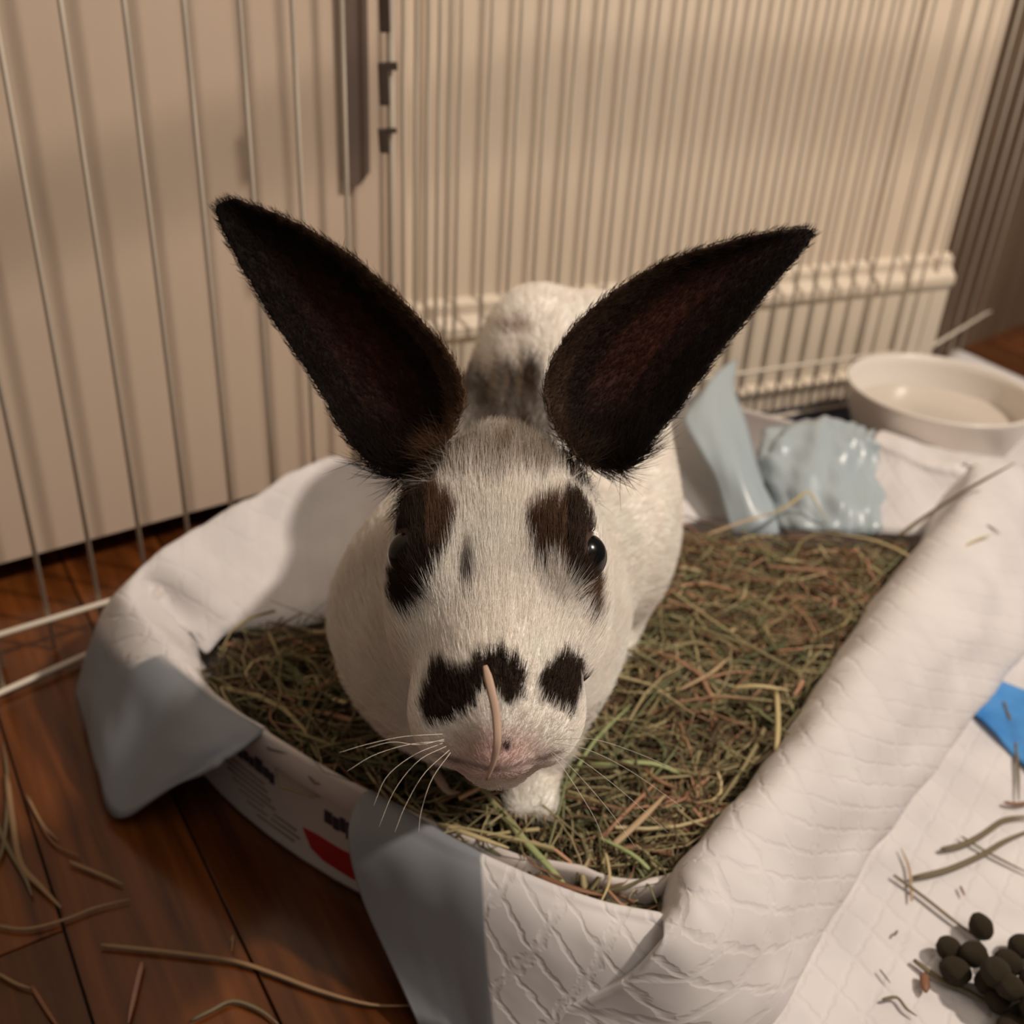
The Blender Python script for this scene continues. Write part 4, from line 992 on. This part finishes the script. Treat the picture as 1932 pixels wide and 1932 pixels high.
for fr_e, bk_e in (earL, earR):
    c0 = fr_e[1].mean(0); root_ = np.maximum(root_, np.exp(-(np.linalg.norm(RV - c0, axis=1) / .013) ** 4))
make_fur('fur', 5000, vis * root_, lambda P: .011 + 0 * P[:, 0], lambda P, Nn: np.where((P[:, 0] < 0.0)[:, None], -hl * .8 - ha * .6, hl * .6 - ha * .8), lambda P: .45 + 0 * P[:, 0], .00006, 9, .3)
# whiskers
M_whisk = mat('whisker_hair', (.75, .68, .58), .4)
wl = [[(838, 1395), (790, 1405), (740, 1400), (690, 1412)], [(835, 1402), (780, 1425), (730, 1465), (705, 1520)], [(842, 1408), (790, 1435), (745, 1490), (715, 1560)], [(838, 1398), (770, 1405), (705, 1425), (655, 1455)],
      [(848, 1415), (800, 1460), (765, 1520), (745, 1570)], [(835, 1385), (760, 1390), (690, 1405), (640, 1420)], [(850, 1420), (815, 1470), (795, 1530), (790, 1570)],
      [(1040, 1410), (1090, 1430), (1170, 1490), (1260, 1570)], [(1040, 1418), (1080, 1450), (1150, 1530), (1200, 1600)], [(1045, 1402), (1110, 1415), (1190, 1455), (1290, 1525)], [(1040, 1422), (1070, 1460), (1120, 1540), (1140, 1590)], [(1048, 1395), (1120, 1395), (1200, 1420), (1270, 1450)]]
for k, wpts in enumerate(wl):
    Q = catmull([ond(x, y, .257 - .004 * i + .001 * (k % 3)) for i, (x, y) in enumerate(wpts)], 14)
    V, Fc = tube(Q, np.linspace(.00009, .00003, 14), 5); mesh('whisker', V, Fc, M_whisk, rab)
# claws on the visible paw
M_claw = mat('claw', (.35, .25, .18), .4)
for s in (-1, 0, 1):
    V, Fc = tube([(.0135 + s * .0052, .2745, .0580), (.0135 + s * .0054, .2718, .0572), (.0135 + s * .0055, .2700, .0555)], [.0009, .0007, .0002], 6); mesh('claw', V, Fc, M_claw, rab)
# blade of hay across the nose
k = tag(mesh('hay_stem', *tube(catmull([ond(x, y, t) for (x, y), t in zip(noseP, (.2475, .244, .242, .2405, .242, .244))], 24), np.interp(np.linspace(0, 1, 24), [0, .1, .6, 1], [.0006, .0011, .0010, .00035]), 6, .35, FW), M_stem_p), 'pinkish dry stem hanging down across the rabbit nose', 'hay stem')
